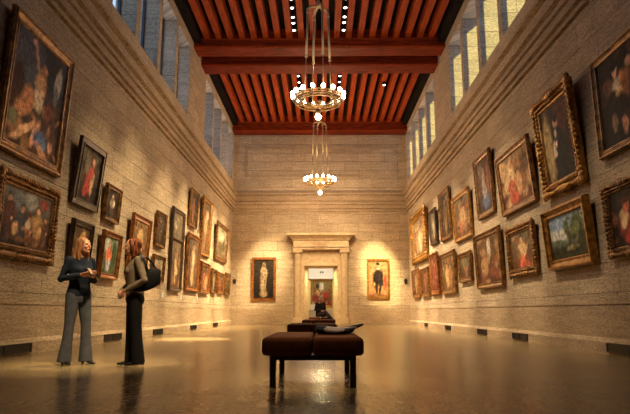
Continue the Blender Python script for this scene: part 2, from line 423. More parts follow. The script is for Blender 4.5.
# ceiling timbers : joists and beams are pieces of the ceiling
BEAMS = [(10.35,11.15,11.15),(11.85,12.70,11.05),(21.58,22.38,11.15),(23.08,23.95,11.05),(31.95,D,10.98)]
def beam(y0, y1, z):
    b = MB(); b.box(XL, XR, y0, y1, z, ZC)
    o = b.build('beam', M['wood_beam'], ceil, bevel=.012)
    f = MB(); f.box(XL, XR, y0-.035, y1+.035, z+.02, z+.075); f.box(XL, XR, y0-.03, y1+.03, 11.50, 11.54)
    f.build('beam_moulding', M['wood_red'], o)
for b in BEAMS: beam(*b)
spans = [(Y0, 10.35), (12.70, 21.58), (23.95, 31.95)]
S = 0.475
for a, b in spans:
    k = -10
    while k <= 9:
        xc = (k + .5)*S - .06
        MB().box(xc-.118, xc+.118, a, b, 11.55, ZC).build('joist', M['wood_red'], ceil, bevel=.01)
        k += 1
for a, b in spans:
    MB().box(XL, XL+.28, a, b, 11.36, ZC).build('wall_plate', M['wood_dark'], ceil)
    MB().box(XR-.28, XR, a, b, 11.36, ZC).build('wall_plate', M['wood_dark'], ceil)

# ------------------------------------------------------------------ paintings
def blend(bg, col, a): return tuple(bg[i]*(1-a) + col[i]*a for i in range(3))
def E_(u, v, ru, rv, col, ang=0, soft=.25): return (u, v, ru, rv, col, ang, soft)
def fig(u, v, h, cloth, skin=(214,150,104), w=None, lower=None, hair=(60,38,24), lean=0):
    """a small painted figure standing on v, of height h, all in picture fractions"""
    w = w or h*.22
    l = lower or cloth
    return [E_(u, v+h*.27, w*.75, h*.30, l), E_(u+lean*.3, v+h*.58, w, h*.25, cloth), E_(u-w*.8+lean*.3, v+h*.52, w*.32, h*.18, cloth, .35),
            E_(u+w*.85+lean*.3, v+h*.52, w*.32, h*.18, cloth, -.35), E_(u+w*.5+lean*.3, v+h*.42, w*.26, h*.05, skin), E_(u+lean*.6, v+h*.93, w*.42, h*.09, hair),
            E_(u+lean*.6, v+h*.885, w*.36, h*.082, skin)]
def rnd(seed, n, pal, u0=0, u1=1, v0=0, v1=1, s=(.03,.10)):
    r = random.Random(seed); out = []
    for _ in range(n):
        out.append(E_(r.uniform(u0,u1), r.uniform(v0,v1), r.uniform(*s), r.uniform(*s), r.choice(pal), r.uniform(-1,1), .6))
    return out
def canvas(name, w, h, y, z0, parent, top, bot, feats, gain=.62):
    nx = max(18, min(96, int(w/0.022))); ny = max(18, min(110, int(h/0.022)))
    vs = []; fs = []; cols = []
    asp = w/h
    F = []; sd = (w*37.1 + h*91.7) % 50
    for (u, v, ru, rv, col, ang, soft) in feats:
        F.append((u, v, ru, rv, tuple(lin(c) for c in col), math.cos(ang), math.sin(ang), soft))
    t, b = tuple(lin(c) for c in top), tuple(lin(c) for c in bot)
    for j in range(ny+1):
        v = j/ny
        for i in range(nx+1):
            u = i/nx; v = j/ny
            vs.append((-w/2 + w*u, y, z0 + h*v))
            n1 = noise.noise_vector((u*w*3.2 + sd, v*h*3.2, sd)); n2 = noise.noise_vector((u*w*9 + sd, v*h*9, sd+5))
            u += n1.x*.045/max(w,.8) + n2.x*.03/max(w,.8); v += n1.y*.045/max(h,.8) + n2.y*.03/max(h,.8)
            k = max(0, min(1, v)); k = k*k*(3-2*k)
            c = blend(b, t, k)
            for (fu, fv, ru, rv, col, ca, sa, soft) in F:
                du, dv = (u-fu), (v-fv)
                if abs(du) > 2.2*max(ru, rv) or abs(dv) > 2.2*max(ru, rv): continue
                x = (du*ca + dv*sa)/ru; q = (-du*sa + dv*ca)/rv
                d = x*x + q*q
                if d < (1+soft)**2:
                    d = math.sqrt(d); a = 1 if d < 1-soft else max(0, (1+soft-d)/(2*soft))
                    c = blend(c, col, a)
            q = 1 + .55*n2.z + .35*noise.noise((u*w*20, v*h*20, sd))
            g_ = .3*c[0] + .6*c[1] + .1*c[2]; cols.append(tuple((x*.82 + g_*.18)*gain*max(.25, q) for x in c))
    for j in range(ny):
        for i in range(nx):
            o = j*(nx+1)+i; fs.append((o, o+1, o+nx+2, o+nx+1))
    me = bpy.data.meshes.new(name); me.from_pydata(vs, [], fs)
    at = me.color_attributes.new('Col', 'FLOAT_COLOR', 'POINT')
    flat = []
    for c in cols: flat += [c[0], c[1], c[2], 1.0]
    at.data.foreach_set('color', flat)
    me.materials.append(M['paint']); me.update()
    o = bpy.data.objects.new(name, me); C.objects.link(o); o.parent = parent
    return o
def frame_sweep(w, h, fw, dep, prof, z0=0.0):
    mb = MB(); vs = []; fs = []
    for t, d in prof:
        i = t*fw; y = -d*dep
        vs += [(-w/2+i, y, z0+i), (w/2-i, y, z0+i), (w/2-i, y, z0+h-i), (-w/2+i, y, z0+h-i)]
    for k in range(len(prof)-1):
        for q in range(4):
            q2 = (q+1) % 4
            fs.append((k*4+q, k*4+q2, k*4+4+q2, k*4+4+q))
    mb.add(vs, fs); return mb
P_STD = [(0,0),(0,.62),(.06,.74),(.14,1),(.26,1),(.34,.78),(.62,.55),(.74,.52),(.80,.66),(.90,.66),(.95,.5),(1,.38),(1,0)]
P_SCOOP = [(0,0),(0,.85),(.05,.98),(.16,1),(.22,.9),(.30,.62),(.55,.45),(.75,.5),(.84,.62),(.92,.6),(1,.4),(1,0)]
P_FLAT = [(0,0),(0,.7),(.05,.8),(.12,.8),(.16,.68),(.72,.68),(.78,.86),(.90,.86),(1,.4),(1,0)]
def painting(key, q, fw, style, prof, label, top, bot, feats, ornate=0, dep=.10, divide=False):
    side = key[0]
    if side == 'F':
        x0, x1, z0, L, tilt = q; w = abs(x1-x0)
        loc = ((x0+x1)/2, q_wall(key) - .012, z0); rz = 0
    else:
        y0, y1, z0, L, tilt = q; w = abs(y1-y0)
        if side == 'L': loc = (XL+.012, (y0+y1)/2, z0); rz = PI/2
        else: loc = (XR-.012, (y0+y1)/2, z0); rz = -PI/2
    t = thing('framed_painting', label, 'painting', loc, (tilt, 0, rz))
    frame_sweep(w, L, fw, dep, prof).build('frame', M[style], t)
    canvas('canvas', w-2*fw*.97, L-2*fw*.97, -.36*dep, fw*.97, t, top, bot, feats, {'L1':1.25,'L2':1.15,'L3':1.0,'L4':.9,'L5':.9,'L6':.95,'L7':.8,'R1':1.2,'R2':1.1,'R3':1.1,'R4':1.2,'R5':.8,'R7':.8}.get(key, .62))  # near canvases painted brighter to make up for the weak lamplight there
    if divide:
        MB().box(-w/2+fw*.9, w/2-fw*.9, -.8*dep, -.3*dep, L*divide-.05, L*divide+.05).build('cross_rail', M[style], t, bevel=.015)
    if ornate:
        mb = MB(); r = random.Random(hash_key(key)); a = ornate
        per = [(-w/2, 0, w/2, 0), (w/2, 0, w/2, L), (w/2, L, -w/2, L), (-w/2, L, -w/2, 0)]
        for (ax, az, bx, bz) in per:
            ln = math.hypot(bx-ax, bz-az); k = max(6, int(ln/(a*.62)))
            for i in range(k+1):
                f = i/k; px, pz = ax+(bx-ax)*f, az+(bz-az)*f
                big = 1.0 + 1.1*math.exp(-((f-.5)*7)**2) + 1.2*math.exp(-(f*8)**2) + 1.2*math.exp(-((1-f)*8)**2)
                sz = a*.27*big*r.uniform(.8,1.2)
                # pull in slightly so the carving sits on the outer rail
                cx = max(-w/2+a*.15, min(w/2-a*.15, px)); cz = max(a*.15, min(L-a*.15, pz))
                mb.ell((cx, -dep*.72, cz), sz, min(sz, dep*.42), sz, 8, 6)
                mb.ell((cx*(1-.55*fw/w*2), -dep*.72, L/2+(cz-L/2)*(1-.55*fw/L*2)), sz*.45, dep*.25, sz*.45, 6, 4)
        for e, iy in ((a*.15, .72), (.56*fw, .74)):
            c4 = [V((-w/2+e,-dep*iy,e)), V((w/2-e,-dep*iy,e)), V((w/2-e,-dep*iy,L-e)), V((-w/2+e,-dep*iy,L-e))]
            for q in range(4): mb.tube([c4[q], c4[(q+1)%4]], a*.09, 6)
        mb.build('carved_ornament', M[style], t, smooth=True)
    return t
def hash_key(k): return sum(ord(c)*(i+3) for i, c in enumerate(k))
def q_wall(key): return D if key[1] == 'g' else R2E

SK = (220,158,112); RD = (186,58,38); BL = (74,98,146); OC = (176,118,56); DK = (34,24,18); WH = (226,206,172); GR = (70,80,44); BR = (92,58,32)
warm = [OC, BR, (150,82,44), (200,150,90), (120,88,48), (186,96,52)]
dark = [DK, BR, (60,36,22), (84,50,30), (120,70,38)]
LABELS = {}
P = painting
P('L1', (8.53,10.74,3.25,2.38,.042), .20, 'f_old', P_STD, 'largest left wall painting, high and nearest the camera, man raising an arm above a crowd',
  (50,54,66), (70,42,26), rnd(1,40,dark,0,1,0,.55) + rnd(2,30,[OC,BR,(170,110,66),DK],0,1,.05,.5,(.02,.06)) + [E_(.25,.78,.3,.25,(84,88,100)), E_(.75,.8,.2,.2,(40,40,52)),
   E_(.12,.50,.10,.22,(66,36,24)), E_(.52,.62,.10,.16,(206,150,96)), E_(.56,.78,.055,.06,(190,128,84)), E_(.40,.85,.03,.16,(206,146,98),.45), E_(.32,.95,.035,.03,SK), E_(.53,.47,.07,.10,(196,170,126)), E_(.45,.50,.05,.09,(210,180,136)),
   E_(.85,.75,.07,.16,(176,172,160),-.2), E_(.83,.62,.05,.10,(110,112,112)), E_(.24,.36,.14,.08,(206,132,72),.5), E_(.33,.44,.10,.12,(196,120,66)), E_(.30,.16,.22,.045,(224,164,106),.5), E_(.52,.18,.05,.14,(216,150,98),-.5), E_(.62,.15,.12,.08,BL), E_(.68,.12,.07,.05,(96,124,170)),
   E_(.84,.14,.05,.06,SK), E_(.68,.05,.14,.04,(208,140,92),-.5), E_(.1,.22,.08,.06,(120,116,72)), E_(.72,.42,.06,.1,(120,60,36)), E_(.85,.3,.05,.12,(86,50,30))])
P('L2', (8.69,10.69,1.60,1.34,.027), .20, 'f_old', P_SCOOP, 'wide carved gold-framed dark crowd painting, low left, beneath the largest painting',
  (104,98,92), (40,28,20), rnd(3,30,[DK,(80,52,34),(110,70,44),(60,50,52)],0,1,0,.7) + [E_(.55,.82,.14,.14,(160,156,140)), E_(.32,.75,.18,.16,(116,120,120)), E_(.84,.85,.1,.1,(150,66,44))]
  + fig(.14,.12,.75,(96,56,48),w=.10) + fig(.38,.06,.66,(70,66,80),(200,140,96),w=.10) + fig(.72,.06,.70,(200,148,76),(226,168,112),w=.12,lower=(186,130,66)) + fig(.54,.08,.52,(160,104,56),w=.08) + fig(.90,.1,.55,(100,70,48),w=.08) + [E_(.52,.42,.06,.10,WH), E_(.28,.30,.07,.10,(206,156,92)), E_(.55,.14,.3,.06,(130,80,44))], ornate=.12)
P('L3', (11.34,12.68,2.90,1.41,.095), .15, 'f_dark', P_FLAT, 'dark-framed upright painting with bright red draped figure, right of the largest left wall painting',
  (96,82,58), (44,34,24), rnd(4,16,dark) + [E_(.5,.36,.17,.24,(196,54,40)), E_(.58,.60,.13,.10,(206,70,52)), E_(.62,.78,.07,.09,(222,150,110)), E_(.66,.3,.05,.16,SK,.3), E_(.40,.18,.12,.10,(176,44,34)), E_(.72,.45,.05,.14,(216,160,116)), E_(.35,.7,.12,.18,(120,106,76))])
P('L4', (13.07,14.02,2.83,.87,.072), .11, 'f_bronze', P_STD, 'small framed painting of pale figure on dark, just right of the red draped figure',
  (60,48,34), (38,28,20), rnd(5,14,dark) + fig(.5,.08,.8,(140,120,90),(220,180,140),lower=(90,66,40)) + [E_(.62,.55,.1,.12,WH)])
P('L5', (11.39,12.41,1.69,.90,.072), .13, 'f_dark', P_STD, 'dark-framed painting with golden robed figure, right behind the blonde woman',
  (110,84,44), (80,56,30), rnd(6,14,warm) + [E_(.55,.62,.16,.2,(214,164,66)), E_(.62,.8,.1,.1,(222,180,110)), E_(.6,.3,.2,.22,(170,116,46)), E_(.72,.55,.05,.3,(232,196,110),.3)])
P('L6', (13.01,14.18,1.47,1.12,.070), .14, 'f_red', P_STD, 'painting of a child in orange against green trees, between the two women',
  (120,136,108), (86,84,48), rnd(7,12,[GR,(60,84,40),(98,104,56)]) + [E_(.78,.55,.16,.38,(58,76,34)), E_(.25,.78,.2,.18,(190,190,170)), E_(.42,.12,.14,.08,(150,140,130))] + fig(.42,.12,.70,(232,110,52),(236,180,130),w=.17,lower=(176,182,196)))
P('L7', (14.90,16.47,1.70,1.61,.073), .17, 'f_red', P_SCOOP, 'tall gold-framed painting of golden figure on the left wall behind the auburn-haired woman',
  (150,110,56), (104,68,34), rnd(8,20,warm) + fig(.5,.05,.85,(206,156,84),lower=(186,130,60)) + [E_(.5,.7,.2,.16,(236,190,110))])
P('L8', (17.31,18.30,2.69,1.10,.043), .11, 'f_old', P_STD, 'small upright dark figure painting, upper of the pair left of the tall two-panel painting',
  (110,86,54), (64,44,26), rnd(9,14,dark+warm) + fig(.5,.1,.8,(86,64,44),lower=(120,84,50)))
P('L9', (17.13,18.33,1.59,.84,.058), .11, 'f_old', P_STD, 'small pale painting low on the left wall, beside the black bag',
  (196,184,150), (150,110,70), rnd(10,10,[(200,170,120),(150,150,120)]) + fig(.55,.08,.78,(190,120,80),lower=(200,170,130)))
P('L10', (19.11,20.72,1.41,2.84,.018), .15, 'f_dark', P_STD, 'very tall narrow painting of two stacked panels in a dark frame, left wall',
  (128,116,84), (110,76,40), rnd(11,22,warm,0,1,0,1,(.03,.09)) + fig(.48,.06,.42,(206,170,110),lower=(214,180,120)) + fig(.5,.60,.36,(150,124,90),lower=(120,100,70)) + [E_(.3,.82,.14,.06,(176,166,130)), E_(.6,.22,.14,.06,(232,200,130))], divide=.63)
P('L11', (21.60,22.90,3.96,1.48,.054), .13, 'f_old', P_STD, 'narrow painting of figure in brown, upper left wall, right above the red-gold tall one',
  (96,70,42), (84,52,26), rnd(12,14,warm) + fig(.5,.06,.85,(176,108,62),lower=(190,130,76)))
P('L12', (21.43,23.60,1.49,2.20,.032), .19, 'f_red', P_STD, 'tall red-gold framed painting of white robed figure, low left wall, right of the two-panel painting',
  (120,100,70), (110,74,38), rnd(13,22,warm) + fig(.5,.05,.85,(236,206,150),lower=(230,190,120)) + [E_(.35,.5,.1,.2,(160,120,76)), E_(.7,.4,.1,.25,(130,92,50))])
P('L13', (23.82,25.74,3.06,2.52,.035), .20, 'f_gold', P_STD, 'tall bright gilt-framed painting, upper left wall row, second from the far corner',
  (130,100,58), (140,96,46), rnd(14,22,warm) + fig(.45,.05,.85,(206,170,110),lower=(180,120,66)) + [E_(.65,.75,.14,.1,(220,190,140))])
P('L14', (24.02,25.93,1.49,1.32,.030), .17, 'f_red', P_STD, 'red-gold framed painting low on the left wall, beneath the tall bright gilt-framed one',
  (110,70,40), (150,90,46), rnd(15,16,warm) + fig(.4,.05,.7,(196,90,50),lower=(206,130,70)) + fig(.66,.05,.6,(220,170,100)))
P('L15', (27.09,30.38,3.18,1.84,.067), .20, 'f_old', P_STD, 'wide landscape painting high on the left wall nearest the far corner',
  (176,160,120), (130,104,66), rnd(16,24,[(150,130,86),(120,110,70),(196,170,120),(100,84,50)]) + [E_(.5,.35,.3,.12,(110,90,54)), E_(.7,.5,.1,.25,(96,84,50)), E_(.4,.7,.3,.16,(206,190,150))])
P('L16', (26.53,27.77,1.54,1.15,.035), .13, 'f_old', P_STD, 'first of three small upright paintings in the low row by the left far corner',
  (120,96,60), (90,60,32), rnd(17,10,warm) + fig(.5,.06,.85,(196,176,130)))
P('L17', (28.25,29.77,1.59,1.05,.044), .14, 'f_red', P_STD, 'middle of three small upright paintings in the low row by the left far corner',
  (100,70,40), (100,60,30), rnd(18,10,warm) + fig(.5,.06,.85,(150,84,44)))
P('L18', (30.27,31.76,1.58,1.17,.038), .14, 'f_old', P_STD, 'last small upright painting in the left wall low row, nearest the far corner',
  (126,96,56), (96,70,36), rnd(19,10,warm) + fig(.5,.06,.85,(120,104,66)))
# right wall
P('R1', (9.86,7.93,3.33,1.80,.013), .14, 'f_bronze', P_STD, 'large dark painting of a couple, upper right wall, cut by the right picture edge',
  (42,34,26), (26,20,16), rnd(21,18,dark) + [E_(.50,.62,.13,.13,(196,120,44)), E_(.40,.55,.06,.05,(232,176,90)), E_(.35,.80,.05,.055,(222,170,122)), E_(.36,.86,.06,.04,(44,28,18)), E_(.34,.66,.08,.07,(206,186,150),.7), E_(.62,.80,.06,.065,(206,150,100)), E_(.6,.6,.14,.18,(140,84,36)),
   E_(.38,.34,.14,.20,(30,26,28)), E_(.26,.24,.05,.10,(120,90,60)), E_(.44,.16,.05,.1,(170,112,76)), E_(.75,.4,.18,.3,(60,44,30))])
P('R2', (12.32,10.49,3.15,2.04,.079), .24, 'f_gold', P_SCOOP, 'ornately carved gold-framed portrait of a woman in a black gown, upper right wall',
  (66,46,36), (44,34,28), rnd(22,14,[(70,44,36),(54,40,30)]) + [E_(.72,.8,.25,.2,(96,50,38)), E_(.16,.45,.16,.45,(166,136,76)), E_(.50,.76,.085,.075,(224,176,140)), E_(.52,.82,.09,.06,(46,30,24)), E_(.52,.60,.13,.10,(40,36,36)), E_(.56,.32,.22,.30,(34,34,34)), E_(.46,.62,.05,.05,(216,186,160)),
   E_(.44,.48,.06,.035,(222,176,140),.8), E_(.38,.36,.04,.05,(216,170,134)), E_(.36,.42,.05,.12,(190,170,150),-.5)], ornate=.17, dep=.14)
P('R3', (12.37,10.33,1.58,1.26,.073), .20, 'f_gold', P_STD, 'gold-framed landscape of tall trees against a pale blue sky, lower right wall',
  (150,178,196), (58,50,26), [E_(.3,.55,.35,.16,(204,206,190)), E_(.25,.78,.25,.14,(140,170,200)), E_(.2,.36,.3,.08,(96,110,84)), E_(.5,.14,.6,.18,(54,54,28)), E_(.78,.70,.16,.26,(92,104,56)), E_(.68,.52,.12,.20,(110,116,60)), E_(.48,.70,.08,.18,(84,98,58)), E_(.54,.50,.07,.16,(76,86,46)), E_(.90,.4,.12,.25,(60,66,32)),
   E_(.55,.30,.02,.2,(60,46,28)), E_(.8,.3,.03,.22,(66,50,30)), E_(.6,.22,.16,.05,(150,136,78))] + rnd(23,26,[(70,84,40),(110,120,64),(56,62,30)],.4,1,.2,.9,(.02,.06)), dep=.15)
P('R4', (9.81,8.55,1.63,1.18,.046), .14, 'f_bronze', P_SCOOP, 'carved-frame painting of figure in red, lower right wall, cut by the right picture edge',
  (52,38,28), (40,28,20), rnd(24,12,dark) + [E_(.5,.36,.26,.24,(150,46,28)), E_(.42,.55,.13,.14,(220,176,116)), E_(.50,.70,.10,.11,(222,110,60)), E_(.50,.82,.14,.07,(84,34,26)), E_(.5,.10,.14,.10,(196,50,30)), E_(.38,.40,.08,.10,(226,190,130)), E_(.7,.3,.12,.16,(190,90,44))], ornate=.12)
P('R5', (15.37,12.92,3.22,1.60,.088), .17, 'f_old', P_STD, 'large painting of fiery figures in pale gold light, left of the carved gold portrait',
  (160,118,64), (110,56,26), rnd(25,34,[(176,112,54),(206,150,84),(190,80,36),(120,60,28),(226,176,110)],0,1,.0,.9,(.04,.11)) + [E_(.3,.55,.2,.3,(236,190,120)), E_(.15,.75,.15,.2,(206,160,100)), E_(.4,.15,.16,.12,(206,74,32)), E_(.75,.45,.12,.3,(150,96,50)), E_(.85,.7,.14,.2,(110,76,42))] + fig(.35,.1,.5,(196,84,40)) + fig(.6,.15,.5,(214,150,84)))
P('R6', (17.78,16.09,3.51,1.89,.047), .17, 'f_old', P_STD, 'upright narrow painting of a figure with a blue skirt, upper right wall',
  (130,92,60), (90,60,36), rnd(26,14,warm) + [E_(.56,.18,.26,.14,(112,132,176)), E_(.52,.38,.15,.16,(196,186,190)), E_(.48,.6,.12,.14,(222,190,160)), E_(.5,.76,.1,.08,(226,176,140)), E_(.3,.8,.16,.16,(160,140,120)), E_(.8,.6,.1,.3,(186,110,76))])
P('R7', (15.05,13.17,1.60,1.21,.042), .18, 'f_old', P_SCOOP, 'small scalloped gold-framed painting with figure in orange, left of the tree landscape',
  (120,104,66), (120,66,30), rnd(27,18,warm) + fig(.5,.05,.85,(220,176,110),lower=(226,100,46)) + [E_(.55,.12,.22,.1,(230,96,44)), E_(.32,.4,.1,.2,(160,110,60))], ornate=.13)
P('R8', (18.23,15.64,1.40,1.66,.044), .16, 'f_old', P_STD, 'big brown painting with a pale waterfall streak, lower right wall centre',
  (136,94,52), (104,60,28), rnd(28,36,warm,0,1,0,1,(.04,.12)) + [E_(.55,.72,.07,.2,(222,206,176)), E_(.5,.5,.06,.1,(190,150,100)), E_(.3,.35,.16,.2,(206,150,80)), E_(.7,.2,.2,.1,(150,76,36))])
P('R9', (20.54,18.90,1.71,1.01,.042), .16, 'f_old', P_STD, 'smallest gold-framed portrait, low right wall, next left of the big brown painting',
  (110,104,66), (96,66,34), rnd(29,10,warm) + fig(.55,.05,.85,(176,110,60)) + [E_(.4,.7,.2,.2,(132,128,80))])
P('R10', (20.96,18.58,3.16,1.65,.056), .18, 'f_gold', P_STD, 'gilt-framed painting of amber figures, upper right wall next left of the blue skirt painting',
  (134,118,70), (130,80,38), rnd(30,28,warm,0,1,0,1,(.04,.12)) + fig(.4,.05,.6,(206,116,60)) + fig(.65,.08,.7,(186,130,74)) + [E_(.55,.5,.2,.2,(220,170,100))])
P('R11', (23.35,21.59,3.49,1.98,.039), .18, 'f_old', P_STD, 'tall narrow painting with olive figure, upper right wall, third from the far corner',
  (104,84,46), (84,54,28), rnd(31,16,warm) + fig(.5,.05,.85,(150,110,60),lower=(176,136,76)))
P('R12', (25.61,24.15,3.58,1.53,.051), .15, 'f_dark', P_STD, 'small dark-framed painting on the upper right wall, second from the far corner',
  (120,110,80), (70,56,36), rnd(32,10,warm) + fig(.5,.08,.8,(206,186,140)))
P('R13', (30.64,26.51,3.19,2.39,.024), .32, 'f_gold', P_SCOOP, 'large crested gold-framed painting on the upper right wall, nearest the far corner',
  (176,150,96), (140,94,48), rnd(33,34,[(206,176,120),(166,124,70),(130,96,54),(190,110,60)]) + fig(.35,.08,.6,(206,150,90)) + fig(.6,.08,.7,(226,190,130)), ornate=.26, dep=.16)
P('R14', (31.04,28.96,1.40,1.48,.037), .18, 'f_red', P_STD, 'low right wall painting closest to the far corner, beneath the crested gold frame',
  (140,104,56), (120,80,38), rnd(34,14,warm) + fig(.5,.05,.85,(206,160,90)))
P('R15', (28.38,26.34,1.39,1.37,.045), .18, 'f_old', P_STD, 'second painting from the far corner in the low row of the right wall',
  (120,76,40), (110,64,30), rnd(35,14,warm) + fig(.5,.05,.85,(170,104,54)))
P('R16', (25.79,24.12,1.43,1.75,.041), .18, 'f_red', P_SCOOP, 'upright red-gold carved frame in the low right wall row, third from the far corner',
  (140,76,40), (120,56,26), rnd(36,14,[(176,76,40),(150,60,30),(196,120,60)]) + fig(.5,.05,.85,(176,70,40)), ornate=.14)
P('R17', (23.58,21.11,1.40,1.59,.037), .18, 'f_old', P_STD, 'gold-framed painting of yellow standing figures, low right wall, fourth from the far corner',
  (140,106,56), (120,76,34), rnd(37,22,warm) + fig(.4,.05,.75,(226,180,90)) + fig(.65,.05,.7,(196,130,64)))
# far wall
P('Fg1', (-3.93,-2.54,1.32,2.43,.02), .15, 'f_red', P_FLAT, 'red-gold framed painting of a pale robed figure, far wall left of the doorway',
  (66,54,40), (34,26,20), [E_(.5,.42,.17,.36,(196,164,112)), E_(.52,.68,.16,.14,(206,176,124)), E_(.52,.86,.09,.075,(176,142,98)), E_(.52,.85,.055,.05,(150,104,70)), E_(.68,.62,.09,.05,(190,156,106),.5), E_(.40,.56,.08,.1,(150,120,80)), E_(.5,.1,.18,.08,(170,138,92)), E_(.75,.4,.12,.3,(50,40,30)), E_(.56,.40,.02,.3,(140,108,70))])
P('Fg2', (2.59,3.85,1.42,2.22,.02), .11, 'f_gold', P_FLAT, 'pale gold framed portrait of a man in black cloak, right of the doorway',
  (206,150,84), (196,130,66), [E_(.48,.55,.27,.24,(50,38,30)), E_(.36,.42,.15,.18,(44,34,28)), E_(.66,.48,.12,.2,(56,40,30)), E_(.5,.87,.075,.06,(222,166,116)), E_(.5,.92,.08,.04,(60,40,28)), E_(.5,.79,.1,.03,(226,206,170)), E_(.42,.2,.06,.22,(58,42,32)), E_(.6,.2,.06,.22,(54,40,30)),
   E_(.88,.4,.08,.22,(206,60,34)), E_(.3,.35,.05,.06,(216,150,96)), E_(.5,.03,.5,.06,(150,96,46))])
P('Fh', (-.74,.82,1.05,1.94,.01), .11, 'f_gold', P_STD, 'gold-framed painting of pale figure over red crowd, seen through the doorway',
  (150,130,56), (140,60,36), rnd(40,20,[(176,60,36),(196,150,90),(120,40,26),(206,176,120)],0,1,0,.6,(.05,.1)) + [E_(.5,.78,.13,.16,(236,220,196)), E_(.3,.8,.1,.1,(90,60,44)), E_(.72,.45,.16,.12,(196,50,34)), E_(.3,.5,.14,.12,(220,160,90)), E_(.2,.3,.1,.14,(170,46,30))])

# ------------------------------------------------------------------ benches
def make_bench(label):
    t = thing('gallery_bench', label, 'bench', group='upholstered benches down the middle of the gallery')
    f = MB(); f.box(-.42,.42,-.70,.70,.255,.30); f.build('bench_frame', M['bench_wood'], t, bevel=.006)
    for sx in (-1, 1):
        for sy in (-1, 1):
            MB().box(sx*.387-.03, sx*.387+.03, sy*.67-.03, sy*.67+.03, 0, .26).build('leg', M['bench_wood'], t, bevel=.005)
    for sx in (-1, 1):
        c = MB(); a, b = sorted((sx*.003, sx*.492))
        c.box(a, b, -.76, .76, .30, .475)
        c.build('cushion', M['leather'], t, smooth=True, bevel=.045, seg=5)
    return t
b0 = make_bench('nearest dark leather bench, with the dark coat lying on it')
b0.location = (-.08, 6.42, 0)
copy_thing(b0, (-.17, 12.1, 0), 0, 'second dark leather bench from the camera, just behind the nearest one')
copy_thing(b0, (-.07, 17.9, 0), 0, 'empty dark bench third from the camera, in front of the one the man sits on')
copy_thing(b0, (-.02, 25.1, 0), 0, 'farthest dark bench, with the seated man on it before the doorway')

# coat thrown on the nearest bench
ct = thing('coat', 'dark crumpled coat with paler lining thrown on the nearest bench', 'coat', (.13, 6.55, .477))
mb = MB()
rings = [((-.20,0,.045),(0,.02,0),(0,0,.02)), ((-.17,0,.05),(0,.20,0),(0,0,.045)), ((-.08,.02,.045),(0,.27,0),(0,0,.043)), ((.05,0,.032),(0,.25,0),(0,0,.03)), ((.16,-.01,.035),(0,.22,0),(0,0,.033)), ((.22,0,.04),(0,.14,0),(0,0,.03)), ((.24,0,.045),(0,.03,0),(0,0,.01))]
mb.loft(rings, 18)
mb.limb([(.08,-.12,.04),(.18,-.13,.06),(.27,-.12,.085),(.33,-.10,.105)], [.034,.03,.022,.014], 10)
mb.limb([(-.14,-.15,.05),(-.05,-.20,.04),(.06,-.22,.035)], [.045,.04,.034], 10)
mb.remesh('coat_body', M['coat'], ct, .012, 3)
mb = MB(); mb.loft([((-.10,-.235,.050),(0,.02,.004),(0,-.004,.012)), ((-.06,-.235,.052),(0,.06,.02),(0,-.012,.030)), ((.04,-.225,.045),(0,.07,.02),(0,-.012,.026)), ((.12,-.20,.045),(0,.04,.01),(0,-.006,.012))], 14)
mb.limb([(.10,-.18,.055),(.19,-.19,.066),(.25,-.17,.075)], [.020,.018,.012], 10)
mb.remesh('lining', M['lining'], ct, .009, 2)

